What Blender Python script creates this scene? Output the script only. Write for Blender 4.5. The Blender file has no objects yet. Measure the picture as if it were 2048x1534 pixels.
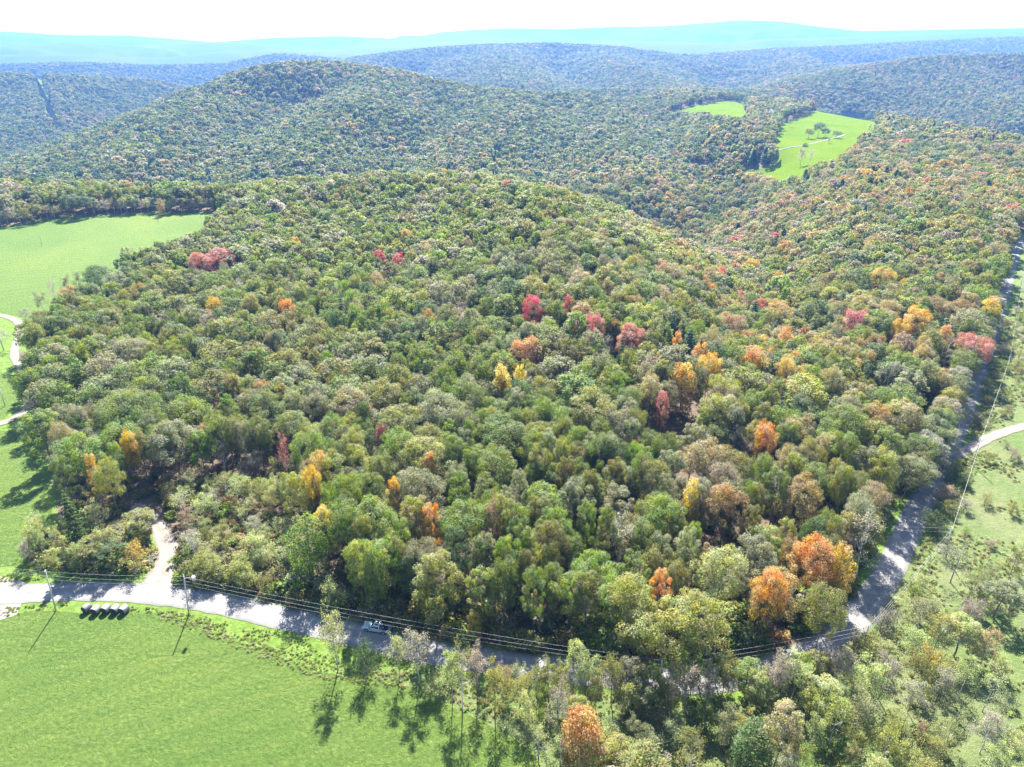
import bpy, math, random
import numpy as np
from mathutils import Vector, Matrix
from mathutils.geometry import delaunay_2d_cdt

random.seed(7)
rng = np.random.default_rng(7)
S = bpy.context.scene
COL = S.collection
R = math.radians

# ------------------------------------------------------------------ camera, sky, sun, exposure
CAM_H = 111.0
PITCH = R(25.8)
FPX = 1421.0          # focal length in pixels of the 2048 px wide photograph
cd = bpy.data.cameras.new('camera')
cam = bpy.data.objects.new('camera', cd)
COL.objects.link(cam)
cam.location = (0, 0, CAM_H)
cam.rotation_euler = (R(90) - PITCH, 0, 0)
cd.sensor_width = 36.0
cd.lens = 36.0 * FPX / 2048.0
cd.clip_start = 1.0
cd.clip_end = 80000.0
S.camera = cam

SUN_EL, SUN_AZ = R(44.5), R(-1.5)      # azimuth from +Y towards +X
W = bpy.data.worlds.new('World')
S.world = W
W.use_nodes = True
wn = W.node_tree.nodes
sky = wn.new('ShaderNodeTexSky')
sky.sky_type = 'NISHITA'
sky.sun_disc = False
sky.sun_elevation = SUN_EL
sky.sun_rotation = SUN_AZ
sky.altitude = 600
sky.air_density = 1.0
sky.dust_density = .8
sky.ozone_density = 2.0
wn['Background'].inputs['Strength'].default_value = 0.07
W.node_tree.links.new(sky.outputs[0], wn['Background'].inputs[0])

sd = bpy.data.lights.new('sun', 'SUN')
sd.energy = 5.0
sd.angle = R(0.55)
sd.color = (1.0, 0.96, 0.90)
sun = bpy.data.objects.new('sun', sd)
COL.objects.link(sun)
sdir = Vector((math.sin(SUN_AZ) * math.cos(SUN_EL), math.cos(SUN_AZ) * math.cos(SUN_EL), math.sin(SUN_EL)))
sun.rotation_euler = sdir.to_track_quat('Z', 'Y').to_euler()
sun.location = (0, 300, 600)

S.view_settings.view_transform = 'Standard'
S.view_settings.look = 'None'
S.view_settings.gamma = 1.0
S.view_settings.use_curve_mapping = False
S.view_settings.exposure = 2.5
S.cycles.max_bounces = 6
S.cycles.diffuse_bounces = 3
S.cycles.glossy_bounces = 2
S.cycles.transmission_bounces = 3
S.cycles.transparent_max_bounces = 4
S.cycles.volume_bounces = 1
S.cycles.use_denoising = True
S.cycles.caustics_reflective = False
S.cycles.caustics_refractive = False

# ------------------------------------------------------------------ photo geometry helpers
CP, SP = math.cos(PITCH), math.sin(PITCH)


def ray(u, v):
    a = (u - 1024) / FPX
    b = (767 - v) / FPX
    return (a, CP + b * SP, -SP + b * CP)


def flat(u, v, z=0.0):
    r = ray(u, v)
    t = (z - CAM_H) / r[2]
    return (r[0] * t, r[1] * t)


def proj(x, y, z):
    zz = z - CAM_H
    d = y * CP - zz * SP
    up = y * SP + zz * CP
    return 1024 + FPX * x / d, 767 - FPX * up / d, d


def poly(*px):
    return [flat(u, v) for u, v in px]


# ------------------------------------------------------------------ numpy noise
_perm = np.random.default_rng(3).permutation(256)
_perm = np.concatenate([_perm, _perm, _perm])
_ang = np.random.default_rng(5).uniform(0, 2 * np.pi, 256)
_gx, _gy = np.cos(_ang), np.sin(_ang)


def noise(x, y):
    xi = np.floor(x).astype(int)
    yi = np.floor(y).astype(int)
    xf = x - xi
    yf = y - yi
    u = xf * xf * xf * (xf * (xf * 6 - 15) + 10)
    v = yf * yf * yf * (yf * (yf * 6 - 15) + 10)

    def gr(ix, iy, dx, dy):
        h = _perm[(_perm[ix & 255] + iy) & 511] & 255
        return _gx[h] * dx + _gy[h] * dy
    a = gr(xi, yi, xf, yf)
    b = gr(xi + 1, yi, xf - 1, yf)
    c = gr(xi, yi + 1, xf, yf - 1)
    d = gr(xi + 1, yi + 1, xf - 1, yf - 1)
    return ((a * (1 - u) + b * u) * (1 - v) + (c * (1 - u) + d * u) * v) * 1.5


def fbm(x, y, o=4):
    s = 0
    a = 1
    for k in range(o):
        s = s + a * noise(x + 17.3 * k, y - 9.1 * k)
        x = x * 2.03
        y = y * 2.03
        a *= 0.5
    return s


def ridged(x, y, o=4):
    s = 0
    a = 1
    for k in range(o):
        s = s + a * (1 - 2 * np.abs(noise(x + 31.7 * k, y + 5.9 * k)))
        x = x * 2.07
        y = y * 2.07
        a *= 0.5
    return s / 1.8


def sstep(a, b, x):
    t = np.clip((x - a) / (b - a), 0, 1)
    return t * t * (3 - 2 * t)


# ------------------------------------------------------------------ 2-D polygon tools (vectorised)
def inside(pl, x, y):
    x = np.asarray(x, float)
    y = np.asarray(y, float)
    r = np.zeros(x.shape, bool)
    n = len(pl)
    for i in range(n):
        x0, y0 = pl[i]
        x1, y1 = pl[(i + 1) % n]
        if y0 == y1:
            continue
        c = ((y0 > y) != (y1 > y)) & (x < (x1 - x0) * (y - y0) / (y1 - y0) + x0)
        r ^= c
    return r


def dist_line(pl, x, y, closed=False, val=None):
    best = np.full(np.shape(x), 1e18)
    bv = np.zeros(np.shape(x))
    n = len(pl)
    for i in range(n if closed else n - 1):
        x0, y0 = pl[i][:2]
        x1, y1 = pl[(i + 1) % n][:2]
        dx, dy = x1 - x0, y1 - y0
        L = dx * dx + dy * dy + 1e-9
        t = np.clip(((x - x0) * dx + (y - y0) * dy) / L, 0, 1)
        d = (x - x0 - t * dx) ** 2 + (y - y0 - t * dy) ** 2
        m = d < best
        best = np.where(m, d, best)
        if val is not None:
            bv = np.where(m, val[i] * (1 - t) + val[(i + 1) % n] * t, bv)
    return (np.sqrt(best), bv) if val is not None else np.sqrt(best)


# ------------------------------------------------------------------ terrain
PLATEAU = [(-2500, -400), (900, -400), (700, 300), (590, 600), (560, 850), (540, 1150), (520, 1350), (420, 1650),
           (330, 1650), (345, 1300), (300, 1000), (330, 800), (300, 640), (240, 480), (185, 340), (150, 262), (108, 196),
           (74, 200), (54, 260), (50, 345), (34, 430), (-40, 532), (-210, 525), (-350, 545), (-520, 560), (-2500, 560)]


def crest(pts, canopy=12):
    out = []
    for u, v, y in pts:
        r = ray(u, v)
        t = y / r[1]
        out.append((r[0] * t, y, CAM_H + r[2] * t - canopy))
    return out


# (crest points as photo column, photo row and distance; slope; roundness)
RIDGES = [
    (crest([(-250, 420, 900), (60, 355, 950), (160, 300, 1080), (300, 240, 1230), (400, 195, 1350), (470, 160, 1440), (530, 133, 1500),
            (590, 124, 1540), (680, 127, 1560), (760, 138, 1560), (850, 158, 1520), (920, 172, 1480), (1000, 182, 1480), (1120, 190, 1520),
            (1250, 200, 1600), (1400, 205, 1700)]), .34, 60, 14),
    (crest([(760, 150, 1500), (720, 200, 1200), (640, 265, 1020), (600, 320, 880)]), .36, 50, 12),
    (crest([(1000, 190, 1400), (980, 235, 1180), (960, 290, 1000), (900, 345, 830)]), .34, 50, 12),
    (crest([(1160, 200, 1500), (1200, 240, 1250), (1230, 300, 1000), (1280, 360, 780)]), .30, 50, 10),
    (crest([(420, 200, 1300), (330, 255, 1100), (260, 320, 900)]), .36, 40, 10),
    (crest([(-300, 150, 2100), (0, 148, 2150), (80, 150, 2200), (190, 155, 2250), (300, 160, 2350), (400, 178, 2450), (480, 205, 2500)]), .33, 80, 20),
    (crest([(120, 155, 2150), (60, 240, 1700), (-40, 320, 1400)]), .36, 60, 16),
    (crest([(-300, 130, 3600), (0, 130, 3500), (150, 126, 3500), (300, 132, 3600), (450, 128, 3700), (560, 108, 3900), (700, 120, 4000)]), .28, 120, 25),
    (crest([(640, 135, 3000), (740, 112, 3300), (850, 98, 3500), (980, 90, 3600), (1100, 87, 3700), (1210, 93, 3700), (1300, 104, 3500), (1370, 128, 3200)]), .28, 110, 26),
    (crest([(980, 92, 3500), (1020, 130, 2700), (1060, 170, 2200)]), .30, 90, 22),
    (crest([(1200, 95, 3600), (1240, 130, 2800), (1330, 165, 2300), (1400, 185, 2000)]), .28, 90, 22),
    (crest([(1330, 115, 3400), (1450, 108, 3700), (1560, 98, 4000), (1700, 92, 4300), (1850, 84, 4600), (2048, 74, 5000), (2300, 72, 5200)]), .24, 150, 28),
    (crest([(1560, 105, 3700), (1640, 135, 2900), (1620, 165, 2400)]), .26, 100, 22),
    (crest([(1480, 190, 1950), (1560, 172, 2050), (1650, 150, 2150), (1750, 130, 2300), (1850, 117, 2350), (1950, 110, 2350), (2048, 109, 2300), (2300, 105, 2300)]), .30, 90, 18),
    (crest([(1900, 116, 2300), (1950, 180, 1900), (2040, 235, 1550)]), .32, 70, 14),
    (crest([(1100, 184, 1900), (1250, 180, 1950), (1400, 182, 1950), (1500, 190, 1950)]), .30, 60, 12),
    ([(-150, 500, 4), (-40, 505, 11), (16, 430, 14), (30, 340, 13), (32, 265, 7), (44, 205, 1)], .5, 26, 0),
    (crest([(-400, 122, 5600), (-100, 112, 5700), (60, 108, 5800), (200, 112, 5900), (330, 116, 6000), (430, 104, 6200), (540, 97, 6400), (660, 104, 6500)], 0), .24, 160, 34),
    (crest([(-400, 104, 6800), (20, 92, 7000), (140, 84, 7400), (260, 90, 7600)], 0), .24, 180, 40),
    (crest([(700, 100, 6500), (830, 88, 7200), (930, 80, 8200), (1010, 84, 8600)], 0), .24, 180, 40),
    # far blue mountains
    (crest([(-400, 55, 10500), (0, 63, 10500), (60, 66, 10800), (120, 70, 11000), (260, 71, 11500), (400, 82, 12000), (620, 100, 12500)], 0), .22, 400, 90),
    (crest([(-400, 92, 7500), (0, 98, 7500), (200, 92, 7800), (380, 86, 8200), (480, 84, 8500), (620, 98, 8500)], 0), .2, 300, 70),
    (crest([(430, 84, 14000), (560, 75, 14000), (680, 72, 14000), (800, 78, 14500), (900, 80, 14500)], 0), .18, 400, 70),
    (crest([(780, 90, 9000), (860, 72, 11000), (940, 60, 12500), (1020, 56, 13000), (1120, 58, 13000), (1220, 54, 13000), (1330, 52, 12800), (1410, 46, 12500),
            (1480, 40, 12500), (1560, 43, 12500), (1640, 54, 12500), (1720, 62, 12500), (1850, 60, 12500), (2048, 56, 12500), (2400, 50, 12500)], 0), .2, 400, 80),
    (crest([(1200, 80, 8000), (1340, 84, 7000), (1450, 88, 6500)], 0), .2, 250, 60),
    (crest([(1550, 78, 8000), (1700, 74, 8500), (1900, 66, 9000), (2048, 62, 9000), (2400, 58, 9000)], 0), .2, 300, 70),
]


def height(x, y):
    x = np.asarray(x, float)
    y = np.asarray(y, float)
    d = dist_line(PLATEAU, x, y, True)
    d = np.where(inside(PLATEAU, x, y), 0, d)
    far = sstep(650, 1700, y)
    vfar = sstep(4500, 9000, y)
    g1 = ridged(x / 620 + 3, y / 620, 4)
    g2 = ridged(x / 1900 + 7, y / 1900 + 2, 5)
    P = -0.68 * (np.sqrt(d * d + 22 ** 2) - 22)
    P = np.maximum(P, -160)
    k = 9.0
    acc = np.exp(np.clip(P / k, -60, 60))
    base = -92 - 25 * far + 8 * noise(x / 300, y / 300) - 90 * vfar
    acc = acc + np.exp(np.clip(base / k, -60, 60))
    for pts, sl, w, amp in RIDGES:
        dd, zz = dist_line(pts, x, y, False, [p[2] for p in pts])
        gull = (g2 if w > 200 else g1)
        nz = (2.6 if w > 200 else 1.9) * amp * (gull - 0.55) * sstep(w * .3, w * 3.0, dd)
        h = zz - sl * (np.sqrt(dd * dd + w * w) - w) + nz
        acc = acc + np.exp(np.clip(h / k, -60, 60))
    return k * np.log(acc)


def hz(x, y):
    return float(height(np.array([x]), np.array([y]))[0])


def on_ground(u, v, h=0.0):
    """world point where the photo ray meets the ground raised by h"""
    r = ray(u, v)
    ys = np.geomspace(50, 16000, 700)
    xs = r[0] / r[1] * ys
    zr = CAM_H + r[2] / r[1] * ys
    zt = height(xs, ys) + h
    m = np.nonzero(zr < zt)[0]
    if not len(m):
        return None
    i = m[0]
    if i == 0:
        return xs[0], ys[0], zt[0] - h
    a, b = zr[i - 1] - zt[i - 1], zr[i] - zt[i]
    t = a / (a - b)
    y = ys[i - 1] + t * (ys[i] - ys[i - 1])
    x = xs[i - 1] + t * (xs[i] - xs[i - 1])
    return x, y, hz(x, y)


# ------------------------------------------------------------------ object helpers
def tag(o, label=None, cat=None, group=None, kind=None):
    if label:
        o['label'] = label
    if cat:
        o['category'] = cat
    if group:
        o['group'] = group
    if kind:
        o['kind'] = kind
    return o


def link(name, me, parent=None):
    o = bpy.data.objects.new(name, me)
    COL.objects.link(o)
    if parent:
        o.parent = parent
    return o


def empty(name, loc, rz=0, sc=1):
    o = bpy.data.objects.new(name, None)
    o.empty_display_size = 0.5
    COL.objects.link(o)
    o.location = loc
    o.rotation_euler = (0, 0, rz)
    o.scale = (sc, sc, sc) if not hasattr(sc, '__len__') else sc
    return o


def np_mesh(name, verts, faces, mat=None, smooth=False):
    """verts (n,3), faces (m,k) equal sized"""
    verts = np.asarray(verts, np.float32)
    faces = np.asarray(faces, np.int32)
    me = bpy.data.meshes.new(name)
    me.vertices.add(len(verts))
    me.vertices.foreach_set('co', verts.ravel())
    m, k = faces.shape
    me.loops.add(m * k)
    me.loops.foreach_set('vertex_index', faces.ravel())
    me.polygons.add(m)
    me.polygons.foreach_set('loop_start', np.arange(0, m * k, k, dtype=np.int32))
    if smooth:
        me.polygons.foreach_set('use_smooth', np.ones(m, bool))
    me.update(calc_edges=True)
    if mat:
        me.materials.append(mat)
    return me


# ------------------------------------------------------------------ materials
def newmat(name):
    m = bpy.data.materials.new(name)
    m.use_nodes = True
    nt = m.node_tree
    return m, nt, nt.nodes, nt.links, nt.nodes['Principled BSDF']


def ramp(nt, fac, stops):
    r = nt.nodes.new('ShaderNodeValToRGB')
    e = r.color_ramp.elements
    e[0].position, e[0].color = stops[0][0], (*stops[0][1], 1)
    e[1].position, e[1].color = stops[-1][0], (*stops[-1][1], 1)
    for p, c in stops[1:-1]:
        q = e.new(p)
        q.color = (*c, 1)
    nt.links.new(fac, r.inputs[0])
    return r.outputs[0]


def ntex(nt, scale, detail=4, rough=.6, vec=None, dist=0):
    n = nt.nodes.new('ShaderNodeTexNoise')
    n.inputs['Scale'].default_value = scale
    n.inputs['Detail'].default_value = detail
    n.inputs['Roughness'].default_value = rough
    n.inputs['Distortion'].default_value = dist
    if vec is None:
        g = nt.nodes.new('ShaderNodeNewGeometry')
        vec = g.outputs['Position']
    nt.links.new(vec, n.inputs['Vector'])
    return n.outputs['Fac']


def mix(nt, fac, a, b, mode='MIX'):
    m = nt.nodes.new('ShaderNodeMix')
    m.data_type = 'RGBA'
    m.blend_type = mode
    for s, val in ((m.inputs[0], fac), (m.inputs[6], a), (m.inputs[7], b)):
        if isinstance(val, (int, float)):
            s.default_value = val
        elif isinstance(val, tuple):
            s.default_value = (*val, 1)
        else:
            nt.links.new(val, s)
    return m.outputs[2]


def bump(nt, b, h, strength, dist):
    n = nt.nodes.new('ShaderNodeBump')
    n.inputs['Strength'].default_value = strength
    n.inputs['Distance'].default_value = dist
    nt.links.new(h, n.inputs['Height'])
    nt.links.new(n.outputs[0], b.inputs['Normal'])


def simple(name, col, rough=.7, metal=0, var=0.0, scale=3, spec=.4):
    m, nt, N, L, b = newmat(name)
    b.inputs['Roughness'].default_value = rough
    b.inputs['Metallic'].default_value = metal
    b.inputs['Specular IOR Level'].default_value = spec
    if var:
        tc = nt.nodes.new('ShaderNodeTexCoord')
        f = ntex(nt, scale, 5, .6, tc.outputs['Object'])
        lo = tuple(c * (1 - var) for c in col)
        hi = tuple(min(1, c * (1 + var)) for c in col)
        L.new(ramp(nt, f, [(.3, lo), (.7, hi)]), b.inputs['Base Color'])
    else:
        b.inputs['Base Color'].default_value = (*col, 1)
    return m


def leaf_material(name, source):
    """foliage: colour from the object (or the instance), small per-leaf variation, light passes through the leaves"""
    m, nt, N, L, b = newmat(name)
    if source == 'OBJECT':
        oi = N.new('ShaderNodeObjectInfo')
        col = oi.outputs['Color']
        turn = oi.outputs['Alpha']
    else:
        at = N.new('ShaderNodeAttribute')
        at.attribute_type = 'INSTANCER'
        at.attribute_name = 'tint'
        col = at.outputs['Color']
        turn = at.outputs['Alpha']
    lv = N.new('ShaderNodeAttribute')
    lv.attribute_name = 'leafvar'
    sep = N.new('ShaderNodeSeparateColor')
    L.new(lv.outputs['Color'], sep.inputs[0])
    # turning crowns: the lower and inner clumps have kept some green (alpha of the colour = how far)
    mt = N.new('ShaderNodeMath')
    mt.operation = 'MULTIPLY'
    L.new(turn, mt.inputs[0])
    L.new(lv.outputs['Alpha'], mt.inputs[1])
    col = mix(nt, mt.outputs[0], col, (.15, .155, .045))
    # value variation per leaf, hue variation per clump
    hsv = N.new('ShaderNodeHueSaturation')
    mr = N.new('ShaderNodeMapRange')
    mr.inputs['To Min'].default_value = 0.72
    mr.inputs['To Max'].default_value = 1.34
    L.new(sep.outputs[0], mr.inputs[0])
    L.new(mr.outputs[0], hsv.inputs['Value'])
    mh = N.new('ShaderNodeMapRange')
    mh.inputs['To Min'].default_value = 0.465
    mh.inputs['To Max'].default_value = 0.52
    L.new(sep.outputs[1], mh.inputs[0])
    L.new(mh.outputs[0], hsv.inputs['Hue'])
    ms = N.new('ShaderNodeMapRange')
    ms.inputs['To Min'].default_value = 1.12
    ms.inputs['To Max'].default_value = 0.72
    L.new(sep.outputs[2], ms.inputs[0])
    L.new(ms.outputs[0], hsv.inputs['Saturation'])
    L.new(col, hsv.inputs['Color'])
    L.new(hsv.outputs[0], b.inputs['Base Color'])
    b.inputs['Roughness'].default_value = .6
    b.inputs['Specular IOR Level'].default_value = .24
    tr = N.new('ShaderNodeBsdfTranslucent')
    h2 = N.new('ShaderNodeHueSaturation')
    h2.inputs['Hue'].default_value = 0.49
    h2.inputs['Saturation'].default_value = 1.2
    h2.inputs['Value'].default_value = 1.45
    L.new(hsv.outputs[0], h2.inputs['Color'])
    L.new(h2.outputs[0], tr.inputs[0])
    mx = N.new('ShaderNodeMixShader')
    mx.inputs[0].default_value = .47
    L.new(b.outputs[0], mx.inputs[1])
    L.new(tr.outputs[0], mx.inputs[2])
    L.new(mx.outputs[0], N['Material Output'].inputs['Surface'])
    return m


M_LEAF = leaf_material('foliage', 'OBJECT')
M_LEAFI = leaf_material('forest_foliage', 'INSTANCER')
M_BARK = simple('bark', (.16, .13, .11), .9, 0, .35, 2)
M_BARKG = simple('pale_bark', (.36, .34, .32), .9, 0, .3, 2)


def ground_material():
    m, nt, N, L, b = newmat('ground')
    at = N.new('ShaderNodeAttribute')
    at.attribute_name = 'zone'
    sep = N.new('ShaderNodeSeparateColor')
    L.new(at.outputs['Color'], sep.inputs[0])
    f1 = ntex(nt, .55, 8, .7)
    f2 = ntex(nt, .045, 5, .55)
    grass = mix(nt, .5, ramp(nt, f1, [(.3, (.045, .075, .017)), (.5, (.095, .13, .035)), (.7, (.165, .175, .075))]),
                ramp(nt, f2, [(.35, (.07, .115, .03)), (.65, (.15, .15, .08))]))
    lush = ramp(nt, f1, [(.3, (.055, .10, .016)), (.5, (.10, .16, .026)), (.7, (.165, .225, .055))])
    grass = mix(nt, sep.outputs[2], lush, grass)
    litter = ramp(nt, ntex(nt, 1.1, 8, .75), [(.3, (.06, .045, .03)), (.5, (.115, .085, .06)), (.72, (.19, .15, .11))])
    can = mix(nt, .6, ramp(nt, ntex(nt, .06, 6, .8), [(.35, (.02, .04, .012)), (.65, (.075, .09, .03))]),
              ramp(nt, ntex(nt, .0018, 5, .6), [(.3, (.03, .06, .02)), (.7, (.085, .075, .035))]))
    c = mix(nt, sep.outputs[0], grass, litter)
    c = mix(nt, sep.outputs[1], c, can)
    L.new(c, b.inputs['Base Color'])
    b.inputs['Roughness'].default_value = .95
    b.inputs['Specular IOR Level'].default_value = .1
    n1 = ntex(nt, 1.3, 8, .75)
    bump(nt, b, n1, .9, .5)
    return m


def field_material(name, a, c, d, dry=(.23, .24, .1), spec=.06):
    m, nt, N, L, b = newmat(name)
    f1 = ntex(nt, 1.1, 9, .72)
    f2 = ntex(nt, .03, 4, .5)
    f3 = ntex(nt, .35, 5, .6, None, 1.2)
    col = ramp(nt, f1, [(.28, a), (.5, c), (.72, d)])
    col = mix(nt, ramp(nt, f2, [(.35, (0, 0, 0)), (.7, (.5, .5, .5))]), col, c)
    col = mix(nt, ramp(nt, f3, [(.58, (0, 0, 0)), (.75, (.6, .6, .6))]), col, dry)
    f6 = ntex(nt, .012, 5, .6, None, .8)
    col = mix(nt, .55, col, ramp(nt, f6, [(.30, (.6, .8, .72)), (.5, (1, 1, 1)), (.68, (1.3, 1.12, .95))]), 'MULTIPLY')
    # faint swaths left by mowing
    wv = N.new('ShaderNodeTexWave')
    wv.inputs['Scale'].default_value = .055
    wv.inputs['Distortion'].default_value = 3.5
    wv.inputs['Detail'].default_value = 3
    wv.inputs['Detail Scale'].default_value = .25
    gp = N.new('ShaderNodeNewGeometry')
    mp = N.new('ShaderNodeMapping')
    mp.inputs['Rotation'].default_value = (0, 0, 1.15)
    L.new(gp.outputs['Position'], mp.inputs[0])
    L.new(mp.outputs[0], wv.inputs[0])
    col = mix(nt, .45, col, ramp(nt, wv.outputs['Fac'], [(.1, (.84, .9, .86)), (.9, (1.08, 1.04, 1))]), 'MULTIPLY')
    L.new(col, b.inputs['Base Color'])
    b.inputs['Roughness'].default_value = .85
    b.inputs['Specular IOR Level'].default_value = spec
    f4 = ntex(nt, 1.15, 9, .8, None, .6)
    bump(nt, b, f4, 1.0, 1.1)
    return m


M_GROUND = ground_material()
M_FIELD = field_material('hay_grass', (.055, .10, .018), (.108, .165, .034), (.2, .255, .068), (.14, .17, .06))
M_FIELD2 = field_material('far_hay_grass', (.085, .135, .006), (.105, .16, .008), (.125, .175, .014), (.13, .165, .03), 0)


def gravel_material(name, a, c, ):
    m, nt, N, L, b = newmat(name)
    f1 = ntex(nt, 3.5, 8, .75)
    f2 = ntex(nt, .25, 4, .6)
    col = mix(nt, .5, ramp(nt, f1, [(.3, a), (.7, c)]), ramp(nt, f2, [(.35, a), (.65, c)]))
    at = N.new('ShaderNodeAttribute')
    at.attribute_name = 'across'
    # loose dark gravel and dust between and outside the wheel tracks
    tr = ramp(nt, at.outputs['Fac'], [(0, (.55, .6, .45)), (.13, (.8, .8, .76)), (.27, (1.12, 1.12, 1.12)), (.38, (.86, .86, .84)), (.5, (.8, .8, .78)), (.62, (.86, .86, .84)), (.74, (1.12, 1.12, 1.12)), (.87, (.8, .8, .76)), (1, (.55, .6, .45))])
    col = mix(nt, .8, col, tr, 'MULTIPLY')
    f5 = ntex(nt, .9, 5, .7)
    col = mix(nt, ramp(nt, f5, [(.56, (0, 0, 0)), (.7, (.55, .55, .55))]), col, tuple(q * .62 for q in a))
    L.new(col, b.inputs['Base Color'])
    b.inputs['Roughness'].default_value = .95
    b.inputs['Specular IOR Level'].default_value = .15
    bump(nt, b, f1, .5, .12)
    return m


M_ROAD = gravel_material('road_gravel', (.15, .145, .142), (.24, .23, .222))
M_PAD = simple('pad_gravel', (.2, .175, .155), .95, 0, .3, .4)
M_DIRT = gravel_material('driveway_gravel', (.16, .135, .115), (.25, .215, .185))

# ------------------------------------------------------------------ zones (photo outlines on the level ground)
ROAD = poly((-120, 1196), (-40, 1192), (60, 1187), (150, 1182), (240, 1184), (330, 1191), (430, 1205), (520, 1226), (620, 1249), (720, 1272), (800, 1293),
            (900, 1312), (1000, 1326), (1100, 1338), (1200, 1350), (1300, 1360), (1400, 1362), (1500, 1350), (1590, 1322), (1660, 1285),
            (1715, 1235), (1752, 1185), (1785, 1130), (1812, 1070), (1838, 1015), (1862, 965), (1895, 895), (1922, 835), (1945, 775), (1968, 715), (1988, 655), (2008, 590),
            (2022, 540), (2036, 495), (2065, 465), (2120, 440))
DRIVE = poly((300, 1195), (322, 1160), (337, 1125), (338, 1100), (328, 1075), (318, 1055), (300, 1035), (270, 1010))
LEFTDRIVE = poly((-60, 628), (-10, 630), (30, 640), (42, 662), (32, 690), (30, 715), (50, 750), (65, 785), (50, 820), (10, 845), (-60, 860))
BRANCH = poly((1905, 915), (1940, 897), (1975, 878), (2015, 862), (2060, 850), (2140, 830))
FARTRACK = [on_ground(u, v)[:2] for u, v in ((1485, 316), (1520, 309), (1560, 301), (1600, 293), (1640, 284), (1672, 276), (1690, 270))]

FIELD_FRONT = poly((-260, 1262), (-60, 1262), (0, 1240), (60, 1222), (110, 1222), (170, 1228), (260, 1222), (330, 1230), (390, 1248), (470, 1282), (560, 1315), (640, 1345),
                   (720, 1352), (790, 1362), (870, 1400), (960, 1440), (1060, 1500), (1120, 1600), (1150, 1800), (-600, 1900))
FIELD_LOWLEFT = poly((-300, 855), (-60, 862), (20, 862), (58, 878), (78, 930), (100, 985), (105, 1030), (70, 1060), (30, 1130), (-40, 1140), (-300, 1120))
FIELD_MIDLEFT = poly((-300, 730), (0, 742), (28, 770), (40, 800), (8, 838), (-60, 845), (-300, 842))
FIELD_BIGLEFT = (poly((-420, 455), (-100, 462), (0, 459), (60, 452), (110, 441), (180, 434), (300, 431), (400, 429), (450, 430))
                 + [flat(u, v, 13) for u, v in ((432, 440), (355, 484), (328, 500), (250, 512), (235, 548), (180, 570), (135, 590), (95, 610))]
                 + poly((45, 634), (0, 624), (-100, 622), (-420, 615)))
FIELD_CORNER = poly((-300, 412), (0, 413), (22, 416), (10, 436), (-20, 445), (-300, 445))
FIELD_RIGHT = [on_ground(u, v, 17 if v > 303 or u < 1560 else (8 if u < 1590 else (4 if u > 1752 else 0)))[:2] for u, v in
               ((1462, 317), (1530, 306), (1556, 297), (1546, 276), (1556, 248), (1564, 236), (1610, 232), (1680, 231), (1730, 236), (1755, 246), (1758, 268),
                (1752, 288), (1720, 300), (1680, 312), (1640, 322), (1612, 332), (1592, 345), (1585, 358), (1562, 356), (1530, 342), (1488, 329))]
FIELD_RIDGE = [on_ground(u, v, 14 if v > 221 or u < 1350 else 0)[:2] for u, v in
               ((1335, 219), (1380, 214), (1420, 209), (1440, 203), (1470, 204), (1490, 212), (1496, 222), (1500, 234), (1470, 236), (1430, 229), (1380, 224), (1345, 222))]
CLEAR = {
    'tan': [on_ground(u, v, 5)[:2] for u, v in ((985, 178), (1010, 178), (1045, 182), (1052, 190), (1030, 188), (1000, 184))],
    'hill': [on_ground(u, v, 5)[:2] for u, v in ((262, 276), (285, 268), (315, 262), (322, 268), (300, 276), (275, 281))],
    'mid': [on_ground(u, v, 5)[:2] for u, v in ((1030, 250), (1060, 244), (1095, 243), (1100, 250), (1060, 256))],
    'low': [on_ground(u, v, 5)[:2] for u, v in ((1365, 335), (1385, 322), (1415, 328), (1430, 338), (1400, 346))],
    'cut': [on_ground(u, v)[:2] for u, v in ((57, 149), (72, 149), (103, 205), (125, 262), (110, 264), (83, 205))],
}
SCRUB_LEFT = poly((342, 1175), (345, 1065), (330, 1010), (420, 985), (520, 955), (600, 960), (585, 1060), (590, 1190), (540, 1205))
CLUMP_LEFT = poly((50, 1132), (60, 1070), (150, 1045), (290, 1050), (318, 1085), (315, 1135), (250, 1155), (130, 1150))
MEADOW_R = poly((1660, 1300), (1735, 1250), (1775, 1180), (1815, 1110), (1850, 1040), (1880, 985), (1925, 900), (1960, 810), (1985, 730), (2010, 640),
                (2035, 560), (2050, 500), (2090, 470), (2500, 470), (2900, 800), (3200, 1500), (3000, 2200), (1800, 2200))
FRONT_R = poly((770, 1335), (880, 1352), (1000, 1370), (1100, 1378), (1250, 1396), (1420, 1405), (1540, 1392), (1640, 1358), (1720, 1300), (1790, 1220),
               (1850, 1180), (1950, 1150), (2060, 1100), (2500, 1100), (3000, 2200), (1300, 2200), (1120, 1700), (1060, 1500), (960, 1440), (870, 1400), (760, 1362))
NEAR_OPEN = poly((-900, 1215), (-120, 1215), (100, 1160), (330, 1160), (520, 1196), (620, 1222), (720, 1246), (820, 1272), (1000, 1300), (1200, 1322), (1400, 1332), (1560, 1303), (1650, 1262),
                 (1700, 1205), (1742, 1135), (1780, 1060), (1810, 1000), (1842, 940), (1878, 880), (1908, 820), (1932, 760), (1955, 700), (1977, 640), (1998, 575), (2014, 520), (2032, 470),
                 (2120, 440), (2600, 440), (4000, 1300), (4000, 3500), (-3000, 3500))
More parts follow.
